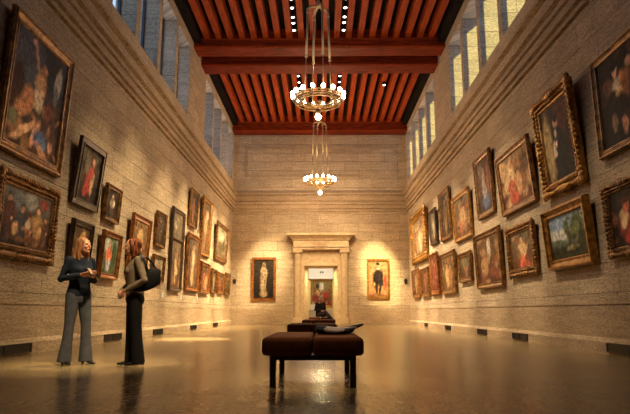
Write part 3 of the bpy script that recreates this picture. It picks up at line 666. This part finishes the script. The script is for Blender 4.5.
# ------------------------------------------------------------------ chandeliers
def make_chandelier(loc, label, R, zring, ztop, bulbs):
    """loc: point on the floor below the chandelier; z values are absolute heights"""
    t = thing('chandelier', label, 'chandelier', (loc[0], loc[1], 0), group=None)
    o = MB(); o.torus((0,0,zring), R*.88, .035, 56, 8, .035); o.torus((0,0,zring+.10), R*.88, .018, 56, 6); o.torus((0,0,zring-.10), R*.88, .022, 56, 6)
    for i in range(48):
        a = 2*PI*i/48; a2 = a + 2*PI/48
        o.tube([(R*.88*math.cos(a), R*.88*math.sin(a), zring-.1), (R*.88*math.cos(a2), R*.88*math.sin(a2), zring+.1)], .008, 4)
    o.build('outer_ring', M['brass'], t, smooth=True)
    i_ = MB(); i_.torus((0,0,zring-.02), R*.64, .03, 48, 8); i_.torus((0,0,zring+.07), R*.64, .014, 48, 6)
    for k in range(16):
        a = 2*PI*k/16
        i_.tube([(R*.64*math.cos(a), R*.64*math.sin(a), zring-.02), (R*.76*math.cos(a), R*.76*math.sin(a), zring-.09), (R*.88*math.cos(a), R*.88*math.sin(a), zring-.02)], .014, 5)
        i_.torus((R*.76*math.cos(a+.2), R*.76*math.sin(a+.2), zring-.02), .06, .010, 12, 4)
    i_.build('inner_ring', M['brass'], t, smooth=True)
    c = MB()
    for k in range(8):
        a = 2*PI*k/8 + PI/8
        c.tube([(R*.64*math.cos(a), R*.64*math.sin(a), zring-.02), (R*.36*math.cos(a), R*.36*math.sin(a), zring-.16), (R*.1*math.cos(a), R*.1*math.sin(a), zring-.30), (0,0,zring-.34)], .013, 5)
    c.lathe((0,0,zring-.46), [(.02,.18),(.07,.14),(.09,.08),(.05,.0),(.03,-.02)][::-1], 14)
    c.build('lower_basket', M['brass'], t, smooth=True)
    for k in range(4):
        a = PI/8 + k*PI/2
        r0, r1 = R*.56, .36
        rod = MB()
        p0 = V((r0*math.cos(a), r0*math.sin(a), zring)); p1 = V((r1*math.cos(a), r1*math.sin(a), ztop-.28))
        mid = p0.lerp(p1, .48)
        rod.tube([p0, mid], .018, 6); rod.tube([mid, p1], .036, 8)
        rod.ell(mid, .05, .05, .05, 8, 6); rod.ell(p0, .045, .045, .06, 8, 6)
        rod.build('rod', M['pale_brass'], t, smooth=True)
    cr = MB()
    for k in range(4):
        a = PI/8 + k*PI/2; d = V((math.cos(a), math.sin(a), 0))
        cr.tube([d*.36 + V((0,0,ztop-.28)), d*.37 + V((0,0,ztop-.16)), d*.26 + V((0,0,ztop-.05)), d*.08 + V((0,0,ztop)), V((0,0,ztop+.06))], [.03,.04,.045,.04,.03], 8)
        cr.ell(d*.36 + V((0,0,ztop-.28)), .055, .055, .07, 8, 6); cr.ell(d*.21 + V((0,0,ztop-.03)), .05, .05, .05, 8, 6)
    cr.lathe((0,0,ztop), [(.03,-.06),(.08,0),(.06,.08),(.09,.13),(.05,.2),(.035,.24)], 12)
    cr.build('crown', M['pale_brass'], t, smooth=True)
    ch = MB(); z = ztop+.22; k = 0
    while z < 11.9:
        e = MB(); e.torus((0,0,0), .045, .012, 14, 5)
        rot = Matrix.Rotation(PI/2, 3, 'X') if k % 2 else Matrix.Rotation(PI/2, 3, 'Y')
        ch.add([tuple(rot @ V(p) + V((0,0,z))) for p in e.v], e.f); z += .065; k += 1
    ch.lathe((0,0,11.86), [(.03,-.06),(.12,0),(.16,.05),(.16,.09)], 14)
    ch.build('chain', M['pale_brass'], t, smooth=True)
    for k in range(bulbs):
        a = 2*PI*(k+.5)/bulbs
        h = MB(); d = V((math.cos(a), math.sin(a), 0))
        h.tube([d*R*.88 + V((0,0,zring)), d*R*.95 + V((0,0,zring-.03)), d*R + V((0,0,zring+.03)), d*R + V((0,0,zring+.10))], [.014,.014,.016,.03], 6)
        hh = h.build('lamp_arm', M['brass'], t, smooth=True)
        MB().ell((R*math.cos(a), R*math.sin(a), zring+.165), .062, .062, .078, 12, 8).build('bulb', M['bulb'], hh, smooth=True)
    MB().ell((0,0,zring-.56), .095, .095, .105, 14, 10).build('pendant_globe', M['bulb'], t, smooth=True)
    return t
make_chandelier((-.08, 17.5), 'nearer large brass ring chandelier hanging under the red beams', .83, 7.38, 10.62, 16)
make_chandelier((-.04, 29.6), 'farther brass ring chandelier hanging before the upper far wall', .81, 7.42, 10.75, 16)

# ------------------------------------------------------------------ ceiling spotlights
def make_spot(loc, label):
    t = thing('ceiling_spotlight', label, 'spotlight', loc, group='ceiling spotlights')
    h = MB(); h.lathe((0,0,0), [(.06,.24),(.075,.20),(.095,.02),(.10,-.02),(.085,-.02)][::-1], 16); h.tube([(0,0,.22),(0,0,.34)], .014, 8)
    h.build('housing', M['black'], t, smooth=True)
    MB().ell((0,0,-.005), .062, .062, .045, 14, 8).build('lens', M['lens'], t, smooth=True)
    return t
ordn = ['first','second','third','fourth','fifth']
rows = [(-1.02, [18.35,18.95,19.62,20.05,20.62], 'left', 'nearer'), (.89, [18.35,18.95,19.60,20.02,20.62], 'right', 'nearer'),
        (-1.02, [25.0,25.75,26.5,27.3], 'left', 'farther'), (.89, [25.0,25.7,26.4,27.3], 'right', 'farther')]
z_sp = 11.42
proto = None
for x, ys, side, bay in rows:
    tr = MB(); tr.box(x-.03, x+.03, ys[0]-.4, ys[-1]+.4, z_sp+.33, z_sp+.38)
    tag(tr.build('light_track', M['black']), 'black lighting track in the %s row of the %s ceiling bay' % (side, bay), 'light track')
    for k, y in enumerate(ys):
        lb = '%s lit white spotlight from the camera, %s row of the %s ceiling bay' % (ordn[k], side, bay)
        if proto is None: proto = make_spot((x, y, z_sp), lb)
        else: copy_thing(proto, (x, y, z_sp), 0, lb)
tr = MB(); tr.box(3.04-.03, 3.04+.03, 25.6, 26.6, z_sp+.33, z_sp+.38)
tag(tr.build('light_track', M['black']), 'short black lighting track alone at the right side of the farther ceiling bay', 'light track')
copy_thing(proto, (3.04, 26.1, z_sp), 0, 'lone small spotlight far right in the farther ceiling bay')

# ------------------------------------------------------------------ vents, cards, sensors
def vent(x, s, y0, y1, label):
    t = thing('vent_grille', label, 'vent', (x+s*.10, (y0+y1)/2, .035)); w = (y1-y0)/2
    f = MB(); d = s*.03
    b = lambda a, c, e, g: f.box(*sorted((0, d)), a, c, e, g)
    b(-w, w, 0, .02); b(-w, w, .14, .16); b(-w, -w+.03, .02, .14); b(w-.03, w, .02, .14); b(-.02, .02, .02, .14)
    f.build('grille_frame', M['vent'], t)
    g = MB()
    g.box(*sorted((0, s*.004)), -w+.03, w-.03, .02, .14)
    for k in range(5): g.box(*sorted((s*.004, s*.022)), -w+.03, w-.03, .03+k*.022, .04+k*.022)
    g.build('louvres', M['black'], t)
vl = [(8.4,10.12),(13.5,14.65),(17.43,18.45),(22.35,23.45),(27.1,28.2)]
vr = [(8.4,10.15),(14.0,15.07),(17.4,18.4),(22.2,23.16),(26.95,27.7)]
on = ['nearest dark vent low on the %s wall, cut by the picture edge','second dark vent along the %s wall base from the camera','third dark vent along the %s wall base from the camera','fourth dark vent along the %s wall base from the camera','farthest small vent along the %s wall base']
for k, (a, b) in enumerate(vl): vent(XL, 1, a, b, on[k] % 'left')
for k, (a, b) in enumerate(vr): vent(XR, -1, a, b, on[k] % 'right')
for y, z, lb in ((18.6,1.16,'small pale label card on the left wall below the small pale painting'), (21.1,1.14,'small pale label card on the left wall, right of the tall two-panel painting'), (23.9,1.14,'small pale label card on the left wall, right of the tall white robed figure')):
    tag(MB().box(XL, XL+.015, y-.12, y+.12, z, z+.17).build('label_card', M['card'], bevel=.003), lb, 'label card')
for x, lb in ((-4.88,'small dark wall sensor by the left corner of the far wall'), (4.78,'small dark wall sensor by the right corner of the far wall')):
    s = MB(); s.lathe((0,0,0), [(.10,0),(.10,.05),(.06,.09),(.02,.10)], 14)
    rot = Matrix.Rotation(PI/2, 3, 'X')
    m2 = MB(); m2.add([tuple(rot @ V(p)) for p in s.v], s.f); m2.box(-.07,.07,-.05,0,-.2,-.05)
    o = m2.build('wall_sensor', M['vent'], smooth=False); o.location = (x, D, 2.45); tag(o, lb, 'sensor')
# next room furniture
sg = thing('room_sign', 'small pale sign with two dark marks high on the wall beyond the doorway', 'sign', (.06, R2E-.021, 3.45))
MB().box(-.26,.26,-.02,0,-.02,.2).build('sign_board', M['plaster'], sg)
mk = MB(); mk.box(-.13,-.03,-.03,-.02,.03,.15); mk.box(.03,.13,-.03,-.02,.03,.15); mk.build('marks', M['black'], sg)
pl = thing('plinth', 'low pale plinth beneath the gold altar-like painting in the next room', 'plinth', (-.05, 41.7, 0))
MB().box(-.8,.8,-.3,.3,.08,.78).build('plinth_body', M['grey_paint'], pl, bevel=.01); MB().box(-.84,.84,-.34,.34,0,.08).build('plinth_foot', M['grey_paint'], pl); MB().box(-.84,.84,-.34,.34,.78,.84).build('plinth_top', M['grey_paint'], pl, bevel=.01)
bx = thing('display_box', 'small pale box standing on the left end of the low plinth', 'box', (-.57, 41.65, .84))
MB().box(-.16,.16,-.15,.15,0,.36).build('box_body', M['card'], bx, bevel=.008); MB().box(-.17,.17,-.16,.16,.36,.41).build('box_lid', M['grey_paint'], bx, bevel=.006)

# ------------------------------------------------------------------ people
def hand(mb, wrist, d, nrm, curl=.5, side=1, k=1.0):
    """wrist point, d = direction of fingers, nrm = palm normal (towards the palm side)"""
    d = V(d).normalized(); nrm = (V(nrm) - d*V(nrm).dot(d)).normalized(); s = d.cross(nrm)*side
    w = V(wrist)
    mt = Matrix((s, d, nrm)).transposed()
    mb.ell(w + d*.05*k, .040*k, .052*k, .017*k, 12, 8, mt)
    mb.limb([w - d*.02, w + d*.03*k], [.027*k, .026*k], 10)
    for i, (o, L) in enumerate(((-.029,.062),(-.010,.072),(.010,.068),(.029,.052))):
        b = w + d*.088*k + s*o*k; L *= k
        c1, c2 = curl*.7, curl*1.6
        m1 = b + (d*math.cos(c1) + nrm*math.sin(c1))*L*.52
        m2 = m1 + (d*math.cos(c2) + nrm*math.sin(c2))*L*.48
        mb.limb([w + d*.06*k + s*o*k, b, m1, m2], [.011*k,.0098*k,.009*k,.0075*k], 8)
    tb = w + d*.025*k - s*.030*k
    mb.limb([tb, tb + (d*.6 - s*.7 + nrm*.3).normalized()*.036*k, tb + (d*.6 - s*.7 + nrm*.3).normalized()*.036*k + (d*.9 - s*.15 + nrm*.4).normalized()*.03*k], [.013*k,.011*k,.0085*k], 8)
def head_parts(mb, c, f, s, up, k=1.0):
    """head centred on c; f forward, s right, up"""
    mt = Matrix((f, s, up)).transposed()
    mb.ell(c + up*.012*k, .096*k, .076*k, .108*k, 18, 12, mt)
    mb.ell(c + f*.025*k - up*.055*k, .062*k, .056*k, .062*k, 14, 10, mt)       # jaw
    mb.ell(c + f*.068*k - up*.098*k, .022*k, .026*k, .018*k, 10, 8, mt)        # chin
    mb.limb([c + f*.093*k + up*.012*k, c + f*.110*k - up*.022*k, c + f*.112*k - up*.030*k], [.008*k,.0115*k,.013*k], 8)   # nose
    for q in (-1, 1):
        mb.ell(c + s*.078*k*q - f*.005*k - up*.012*k, .018*k, .010*k, .030*k, 8, 8, mt)
        mb.ell(c + f*.070*k + s*.036*k*q - up*.03*k, .022*k, .022*k, .022*k, 8, 8, mt)   # cheek
        mb.ell(c + f*.084*k + s*.030*k*q + up*.026*k, .012*k, .024*k, .008*k, 8, 6, mt)  # brow
    mb.ell(c + f*.088*k - up*.062*k, .014*k, .024*k, .010*k, 8, 6, mt)         # lips volume
def face_details(c, f, s, up, parent, k=1.0):
    mt = Matrix((f, s, up)).transposed()
    for q in (-1, 1):
        MB().ell(c + f*.083*k + s*.031*k*q + up*.008*k, .011*k, .014*k, .008*k, 10, 8, mt).build('eye', M['eye'], parent, smooth=True)
    MB().ell(c + f*.0965*k - up*.062*k, .008*k, .023*k, .0075*k, 10, 6, mt).build('lips', M['lips'], parent, smooth=True)

class Fig:
    def __init__(s, o, ang):
        s.o = V(o); s.f = V((math.cos(ang), math.sin(ang), 0)); s.r = s.f.cross(V((0,0,1)))
    def __call__(s, a, b, z): return s.f*a + s.r*b + V((0,0,z))      # local to the thing's Empty
def torso_rings(F, rows): return [(F(a, b, z), F.r*w, F.f*d) for (a, b, z, w, d) in rows]

def shoe(F, a, b, dirv, heel, name, parent, m):
    d = V(dirv).normalized(); s = d.cross(V((0,0,1))); base = F(a, b, 0)
    mb = MB(); h = heel
    rr = [(-.075,.012+h,.024,.020+h*.3),(-.05,.03+h,.034,.032),(0,.036+h*.7,.035,.034),(.06,.028+h*.25,.040,.027),(.12,.022,.043,.021),(.165,.016,.030,.015),(.185,.012,.010,.008)]
    mb.loft([(base + d*t + V((0,0,z+.006)), s*w, V((0,0,hh))) for t, z, w, hh in rr], 14)
    mb.limb([base + d*-.015 + V((0,0,.05+h)), base + d*-.005 + V((0,0,.13+h))], [.046,.050], 12)
    if h > .02: mb.loft([(base + d*-.055 + V((0,0,.002)), s*.014, d*.014), (base + d*-.055 + V((0,0,h+.03)), s*.026, d*.026)], 10)
    return mb.remesh(name, m, parent, .006, 2)

# -- blonde woman in navy top
o1 = V((-3.41, 8.15, 0)); F = Fig(o1, math.radians(-35))
w1 = thing('person', 'woman with long reddish blonde hair, navy top and grey flared jeans, hands raised', 'person', o1)
HZ = .045
hipR, hipL = F(0,.085,.95), F(0,-.085,.95)
knR, knL = F(.01,.115,.53), F(.06,-.105,.53)
anR, anL = F(-.02,.135,.12), F(.09,-.12,.12)
shR, shL = F(-.01,.165,1.425), F(-.01,-.165,1.425)
elR, elL = F(-.06,.245,1.165), F(-.02,-.235,1.165)
wrR, wrL = F(.20,.115,1.215), F(.235,-.055,1.20)
hf = V((math.cos(math.radians(-16)), math.sin(math.radians(-16)), .18)).normalized(); hs = hf.cross(V((0,0,1))).normalized(); hu = hs.cross(hf)
hc = F(.035,0,1.635)
body = MB()
body.loft(torso_rings(F, [(0,0,.90,.14,.10),(0,0,.98,.165,.115),(.005,0,1.10,.125,.09),(.01,0,1.22,.145,.105),(.01,0,1.32,.16,.11),(0,0,1.41,.155,.085),(0,0,1.455,.08,.06)]), 18)
body.limb([F(-.005,0,1.43), F(.015,0,1.56)], [.052,.048], 14)
for h_, k_, a_ in ((hipR,knR,anR),(hipL,knL,anL)): body.limb([h_, h_.lerp(k_,.5), k_, k_.lerp(a_,.35), a_], [.088,.073,.052,.051,.036])
for s_, e_, w_ in ((shR,elR,wrR),(shL,elL,wrL)): body.limb([s_, s_.lerp(e_,.5), e_, e_.lerp(w_,.4), w_], [.050,.042,.036,.036,.025])
head_parts(body, hc, hf, hs, hu)
fd = (F(.30,.04,1.235) - wrR).normalized()
hand(body, wrR, F(.95,-.35,.12), F(-.1,-.6,.8), .55, 1)
hand(body, wrL, F(.85,.45,.30), F(-.1,.5,.85), .5, -1)
body.remesh('body', M['skin'], w1, .006, 3)
face_details(hc, hf, hs, hu, w1)
top = MB()
top.loft(torso_rings(F, [(0,0,.925,.172,.122),(0,0,.98,.178,.126),(.005,0,1.10,.150,.108),(.012,0,1.22,.162,.122),(.018,0,1.31,.172,.13),(0,0,1.40,.172,.10),(0,0,1.45,.105,.075),(0,0,1.475,.062,.06)]), 20)
for s_, e_, w_ in ((shR,elR,wrR),(shL,elL,wrL)):
    top.limb([s_, s_.lerp(e_,.5), e_, e_.lerp(w_,.45), e_.lerp(w_,.92)], [.066,.056,.051,.049,.040])
for q in (-1,1): top.ell(F(.095,.068*q,1.285), .055, .062, .06, 12, 8)
top.remesh('top', M['navy'], w1, .008, 4)
jn = MB()
jn.loft(torso_rings(F, [(0,0,1.02,.140,.105),(0,0,.97,.172,.122),(-.01,0,.90,.176,.128),(-.01,0,.84,.165,.115)]), 18)
for h_, k_, a_ in ((hipR,knR,anR),(hipL,knL,anL)):
    e_ = V((a_.x, a_.y, .040))
    jn.tube([h_, h_.lerp(k_,.5), k_, k_.lerp(e_,.4), k_.lerp(e_,.8), e_], [.097,.086,.067,.070,.088,.096], 18)
    jn.ell(h_, .097,.097,.097, 16, 10)
jn.remesh('jeans', M['denim'], w1, .008, 4)
hr = MB(); mt = Matrix((hf, hs, hu)).transposed()
hr.ell(hc - hf*.018 + hu*.034, .102, .092, .104, 18, 12, mt)
hr.loft([(hc - hf*.05 + V((0,0,.04)), hs*.092, hf*.07), (hc - hf*.06 + V((0,0,-.08)), hs*.108, hf*.072), (hc - hf*.07 + V((0,0,-.17)), hs*.125, hf*.068), (hc - hf*.075 + V((0,0,-.245)), hs*.100, hf*.045)], 18)
for q in (-1, 1):
    hr.limb([hc + hf*.035 + hs*.062*q + hu*.07, hc + hf*.012 + hs*.083*q + hu*.0, hc + hs*.09*q + V((0,0,-.10)), hc + hf*.01 + hs*.095*q + V((0,0,-.20))], [.025,.026,.030,.022], 10)
hr.remesh('hair', M['hair_blonde'], w1, .007, 3)
shoe(F, -.02, .135, F.f*1 + F.r*.15, .05, 'boot', w1, M['blackleather'])
shoe(F, .09, -.12, F.f*1 - F.r*.15, .05, 'boot', w1, M['blackleather'])
pc = o1 + F(.335,.045,1.245)
lf = MB(); lf.box(-.035,.035,-.002,.002,-.03,.075); lf.box(-.035,.035,-.004,-.002,-.03,.073)
lo = lf.build('leaflet', M['paper']); lo.location = pc; lo.rotation_euler = (math.radians(-40), math.radians(8), math.radians(75))
tag(lo, 'small tan paper held in the hands of the blonde woman', 'paper')

# -- auburn woman with black bag
o2 = V((-2.585, 7.98, 0)); F = Fig(o2, math.radians(205))
w2 = thing('person', 'auburn-haired woman in profile, taupe sweater, black trousers, hands clasped at her waist', 'person', o2)
hipR, hipL = F(-.02,.082,.93), F(-.02,-.082,.93)
knR, knL = F(-.01,.085,.51), F(-.05,-.085,.51)
anR, anL = F(-.03,.09,.085), F(-.105,-.09,.085)
shR, shL = F(-.025,.165,1.405), F(-.025,-.168,1.405)
elR, elL = F(-.02,.225,1.14), F(-.095,-.285,1.135)
wrR, wrL = F(.17,.02,.985), F(.12,-.165,.995)
hf = V((-.955, -.26, .04)).normalized(); hs = hf.cross(V((0,0,1))).normalized(); hu = hs.cross(hf)
hc = F(.045,0,1.605)
body = MB()
body.loft(torso_rings(F, [(-.02,0,.88,.14,.10),(-.02,0,.96,.163,.115),(0,0,1.08,.122,.088),(.005,0,1.20,.14,.10),(0,0,1.30,.155,.108),(-.015,0,1.39,.15,.083),(-.015,0,1.435,.08,.06)]), 18)
body.limb([F(-.015,0,1.41), F(.02,0,1.53)], [.052,.047], 14)
for h_, k_, a_ in ((hipR,knR,anR),(hipL,knL,anL)): body.limb([h_, h_.lerp(k_,.5), k_, k_.lerp(a_,.35), a_], [.088,.073,.052,.051,.036])
for s_, e_, w_ in ((shR,elR,wrR),(shL,elL,wrL)): body.limb([s_, s_.lerp(e_,.5), e_, e_.lerp(w_,.4), w_], [.050,.042,.036,.036,.025])
head_parts(body, hc, hf, hs, hu)
hand(body, wrR, F(.30,-.75,-.40), F(-.75,-.3,-.3), .7, 1)
hand(body, wrL, F(.45,.60,-.45), F(-.75,.3,-.3), .7, -1)
body.remesh('body', M['skin'], w2, .006, 3)
face_details(hc, hf, hs, hu, w2)
top = MB()
top.loft(torso_rings(F, [(-.02,0,.92,.170,.122),(-.02,0,.97,.174,.124),(0,0,1.08,.143,.104),(.008,0,1.20,.155,.116),(.008,0,1.29,.166,.125),(-.015,0,1.38,.168,.097),(-.015,0,1.43,.105,.075),(-.012,0,1.465,.064,.060)]), 20)
for s_, e_, w_ in ((shR,elR,wrR),(shL,elL,wrL)):
    top.limb([s_, s_.lerp(e_,.5), e_, e_.lerp(w_,.45), e_.lerp(w_,.90)], [.064,.054,.049,.046,.036])
for q in (-1,1): top.ell(F(.085,.066*q,1.265), .052, .060, .058, 12, 8)
top.remesh('sweater', M['taupe'], w2, .008, 4)
tr = MB()
tr.loft(torso_rings(F, [(-.01,0,1.0,.140,.105),(-.02,0,.95,.168,.120),(-.03,0,.88,.172,.128),(-.03,0,.82,.160,.112)]), 18)
for h_, k_, a_ in ((hipR,knR,anR),(hipL,knL,anL)):
    e_ = V((a_.x, a_.y, .032))
    tr.tube([h_, h_.lerp(k_,.5), k_, k_.lerp(e_,.4), k_.lerp(e_,.8), e_], [.096,.088,.074,.076,.084,.088], 18); tr.ell(h_, .096,.096,.096, 16, 10)
tr.remesh('trousers', M['blackcloth'], w2, .008, 4)
hr = MB(); mt = Matrix((hf, hs, hu)).transposed()
hr.ell(hc - hf*.027 + hu*.030, .100, .087, .106, 18, 12, mt)
hr.loft([(hc - hf*.05 + V((0,0,.03)), hs*.086, hf*.062), (hc - hf*.055 + V((0,0,-.07)), hs*.092, hf*.060), (hc - hf*.055 + V((0,0,-.145)), hs*.080, hf*.045)], 18)
for q in (-1, 1):
    hr.limb([hc + hf*.030 + hs*.056*q + hu*.075, hc + hf*.0 + hs*.078*q + hu*.02, hc - hf*.018 + hs*.084*q + V((0,0,-.06)), hc - hf*.02 + hs*.080*q + V((0,0,-.125))], [.024,.028,.030,.022], 10)
hr.remesh('hair', M['hair_auburn'], w2, .007, 3)
shoe(F, -.03, .09, V((-1,-.22,0)), .012, 'shoe', w2, M['blackleather'])
shoe(F, -.105, -.09, V((-1,-.12,0)), .012, 'shoe', w2, M['blackleather'])
# shoulder bag hanging behind her near side
bg = thing('shoulder_bag', 'large slouchy black shoulder bag hanging behind the auburn woman', 'bag', o2)
mb = MB()
rg = []
for a_, zlo, zhi, dd in ((.06,1.00,1.06,.016),(.02,.985,1.12,.026),(-.06,.985,1.22,.036),(-.15,1.0,1.285,.045),(-.23,1.035,1.30,.048),(-.29,1.075,1.30,.044),(-.325,1.10,1.28,.026)):
    zc, hh = (zlo+zhi)/2, (zhi-zlo)/2
    # squarish section
    rg.append((F(a_, -.195, zc), F.r*dd*1.05, V((0,0,hh*1.05))))
mb.loft(rg, 16)
bb = mb.remesh('bag_body', M['blackcloth'], bg, .010, 3)
st = MB()
def strap(pts, w=.018):
    vs = []; fs = []
    for p in pts:
        p = V(p); vs += [p + F.f*w + F.r*.004, p - F.f*w + F.r*.004, p - F.f*w - F.r*.004, p + F.f*w - F.r*.004]
    for i in range(len(pts)-1):
        for q in range(4): fs.append((i*4+q, i*4+(q+1)%4, i*4+4+(q+1)%4, i*4+4+q))
    fs += [(0,1,2,3), tuple(len(vs)-4+i for i in range(4))]
    st.add(vs, fs)
strap([F(-.28,-.195,1.26), F(-.21,-.20,1.37), F(-.12,-.20,1.455), F(-.05,-.165,1.482), F(-.045,-.10,1.478)]) 
strap([F(-.14,-.235,1.25), F(-.11,-.245,1.36), F(-.06,-.235,1.44), F(-.045,-.17,1.480), F(-.045,-.10,1.476)])
st.build('strap', M['blackleather'], bg)

# -- seated man far away on the farthest bench
o3 = V((-.05, 24.56, .014)); F = Fig(o3, math.radians(-52))
w3 = thing('person', 'man in a dark suit sitting cross-legged on the farthest bench before the doorway', 'person', o3)
hipR, hipL = F(0,.09,.57), F(0,-.09,.57)
knR, knL = F(.47,.05,.68), F(.50,-.07,.57)
anR, anL = F(.68,-.12,.38), F(.50,-.09,.10)
shR, shL = F(.04,.185,1.02), F(.04,-.185,1.02)
elR, elL = F(.02,.25,.78), F(.04,-.25,.78)
wrR, wrL = F(.25,.12,.74), F(.27,-.08,.74)
hf = V((.99,-.12,0)).normalized(); hu = V((0,0,1)); hs = hf.cross(hu); hc = F(.10,0,1.20)
body = MB()
body.loft(torso_rings(F, [(0,0,.50,.17,.12),(0,0,.62,.165,.12),(0,0,.78,.155,.11),(.02,0,.92,.175,.12),(.03,0,1.01,.17,.09),(.04,0,1.06,.08,.06)]), 16)
body.limb([F(.04,0,1.04), F(.085,0,1.14)], [.056,.052])
for h_, k_, a_ in ((hipR,knR,anR),(hipL,knL,anL)): body.limb([h_, h_.lerp(k_,.5), k_, k_.lerp(a_,.35), a_], [.088,.078,.058,.055,.038])
for s_, e_, w_ in ((shR,elR,wrR),(shL,elL,wrL)): body.limb([s_, s_.lerp(e_,.5), e_, e_.lerp(w_,.4), w_], [.054,.046,.040,.038,.028])
head_parts(body, hc, hf, hs, hu)
hand(body, wrR, F(.9,-.4,-.1), F(0,-.2,-1), .4, 1); hand(body, wrL, F(.9,.4,-.1), F(0,.2,-1), .4, -1)
body.remesh('body', M['skin'], w3, .008, 2)
face_details(hc, hf, hs, hu, w3)
jk = MB()
jk.loft(torso_rings(F, [(-.01,0,.49,.19,.14),(-.01,0,.60,.19,.145),(0,0,.78,.178,.132),(.02,0,.92,.195,.14),(.03,0,1.01,.188,.105),(.04,0,1.055,.10,.07)]), 18)
for s_, e_, w_ in ((shR,elR,wrR),(shL,elL,wrL)): jk.limb([s_, s_.lerp(e_,.5), e_, e_.lerp(w_,.45), e_.lerp(w_,.9)], [.070,.060,.055,.052,.044])
jk.remesh('jacket', M['suit'], w3, .010, 3)
tr = MB()
for h_, k_, a_ in ((hipR,knR,anR),(hipL,knL,anL)): tr.limb([h_, h_.lerp(k_,.5), k_, k_.lerp(a_,.45), k_.lerp(a_,.92)], [.100,.090,.070,.066,.060])
tr.remesh('trousers', M['trouser'], w3, .010, 3)
hr = MB(); hr.ell(hc - hf*.022 + hu*.030, .094, .084, .098, 16, 10, Matrix((hf, hs, hu)).transposed()); hr.remesh('hair', M['hair_grey'], w3, .010, 2)
sh = MB(); sh.limb([anR, anR + F(.10,0,-.02), anR + F(.18,0,-.03)], [.045,.042,.030]); sh.remesh('shoe', M['blackleather'], w3, .008, 2)
shoe(F, .50, -.09, F.f, .01, 'shoe', w3, M['blackleather'])

# ------------------------------------------------------------------ light
W = bpy.data.worlds.new('sky'); bpy.context.scene.world = W; W.use_nodes = True
nt = W.node_tree; bgn = nt.nodes['Background']
bgn.inputs['Color'].default_value = (0.50, 0.68, 1.0, 1); bgn.inputs['Strength'].default_value = 0.85
sun = bpy.data.lights.new('sun', 'SUN'); sun.energy = 4.6; sun.color = (1.0, .80, .26); sun.angle = math.radians(1.0)
so = bpy.data.objects.new('sun', sun); C.objects.link(so)
so.rotation_euler = V((-1, 2.6, -.85)).to_track_quat('-Z', 'Y').to_euler()
WARM = (1.0, .76, .43)
def spot(loc, target, power, size, blend=.7, col=WARM, r=.08):
    l = bpy.data.lights.new('spot_and_fill_beam', 'SPOT'); l.energy = power; l.spot_size = math.radians(size); l.spot_blend = blend; l.color = col; l.shadow_soft_size = r
    o = bpy.data.objects.new('spot_and_fill_beam', l); C.objects.link(o); o.location = loc
    o.rotation_euler = (V(target) - V(loc)).to_track_quat('-Z', 'Y').to_euler()
zl = 11.30
XS = {-1: .87, 1: -.95}
for sgn, xw, k, col in ((-1, XL, 1.0, WARM), (1, XR, .72, (1.0,.78,.50))):
    for (ys, yt, zt, p, sz) in ((9.0,9.6,1.4,1000,24), (13.5,12.6,1.6,2000,28), (14.5,15.4,1.7,3400,30), (18.4,18.4,1.7,4600,30), (20.0,21.5,1.7,6400,30), (25.0,24.4,1.7,7600,32), (26.4,27.3,1.7,9000,32), (27.3,30.4,1.7,9500,32)):
        spot((XS[sgn], ys, zl), (xw, yt, zt), p*k, sz, .9, col)
# far wall
spot((-.95, 25.7, zl), (-3.25, D, 2.9), 7500, 17, .9); spot((.87, 25.7, zl), (3.3, D, 2.9), 14500, 15, .9, (1,.77,.36))
spot((-.95, 25.0, zl), (-1.6, D, 2.0), 2200, 36, .9); spot((.87, 25.0, zl), (1.6, D, 2.0), 2200, 36, .9)
# beams added to brighten visitors, benches and the floor by the left wall
spot((-.95, 9.5, zl), (-3.0, 8.1, 1.2), 2600, 16, .9)
spot((.87, 2.5, zl), (-2.9, 8.1, 1.1), 4200, 13, .8)
spot((-.95, 5.2, zl), (-.1, 6.5, .4), 1500, 14, .9)
spot((-.95, 14.5, zl), (-3.4, 15.6, 0), 15000, 13, .9)
spot((.87, 18.9, zl), (0, 23.6, .8), 2500, 10, .9)
for (x, y, z, p) in ((-.08,17.5,6.3,130),(-.04,28.6,6.5,420)):
    l = bpy.data.lights.new('chandelier_glow', 'POINT'); l.energy = p; l.color = (1,.68,.38); l.shadow_soft_size = .5
    o = bpy.data.objects.new('chandelier_glow', l); C.objects.link(o); o.location = (x, y, z)
l = bpy.data.lights.new('passage_fill', 'AREA'); l.energy = 60; l.size = .5; l.color = (1,.74,.34)  # unseen source added to brighten the doorway reveals
o = bpy.data.objects.new('passage_fill', l); C.objects.link(o); o.location = (0, D+1.0, 3.15)
# next room
l = bpy.data.lights.new('next_room_lamp', 'AREA'); l.energy = 150; l.size = 2.5; l.color = (1,.86,.62)
o = bpy.data.objects.new('next_room_lamp', l); C.objects.link(o); o.location = (0, 39.5, 5.1)

# ------------------------------------------------------------------ camera
F_PX = 575.0; H = .72; VX, VY, CX, CY = 321.0, 311.5, 315.0, 207.0
pitch = math.atan2(VY-CY, F_PX); yaw = -math.atan((VX-CX)/F_PX*math.cos(pitch))
cam = bpy.data.cameras.new('camera'); cam.sensor_width = 36; cam.lens = 36*F_PX/630; cam.clip_start = .05; cam.clip_end = 300
co = bpy.data.objects.new('camera', cam); C.objects.link(co); co.location = (0, 0, H)
co.rotation_euler = (PI/2 + pitch, 0, -yaw)
sc = bpy.context.scene; sc.camera = co
vs_ = sc.view_settings; vs_.view_transform = 'Standard'; vs_.look = 'None'; vs_.gamma = 1.0; vs_.exposure = 0.85; vs_.use_curve_mapping = False
sc.cycles.use_denoising = True
sc.cycles.max_bounces = 8; sc.cycles.diffuse_bounces = 4; sc.cycles.sample_clamp_indirect = 8
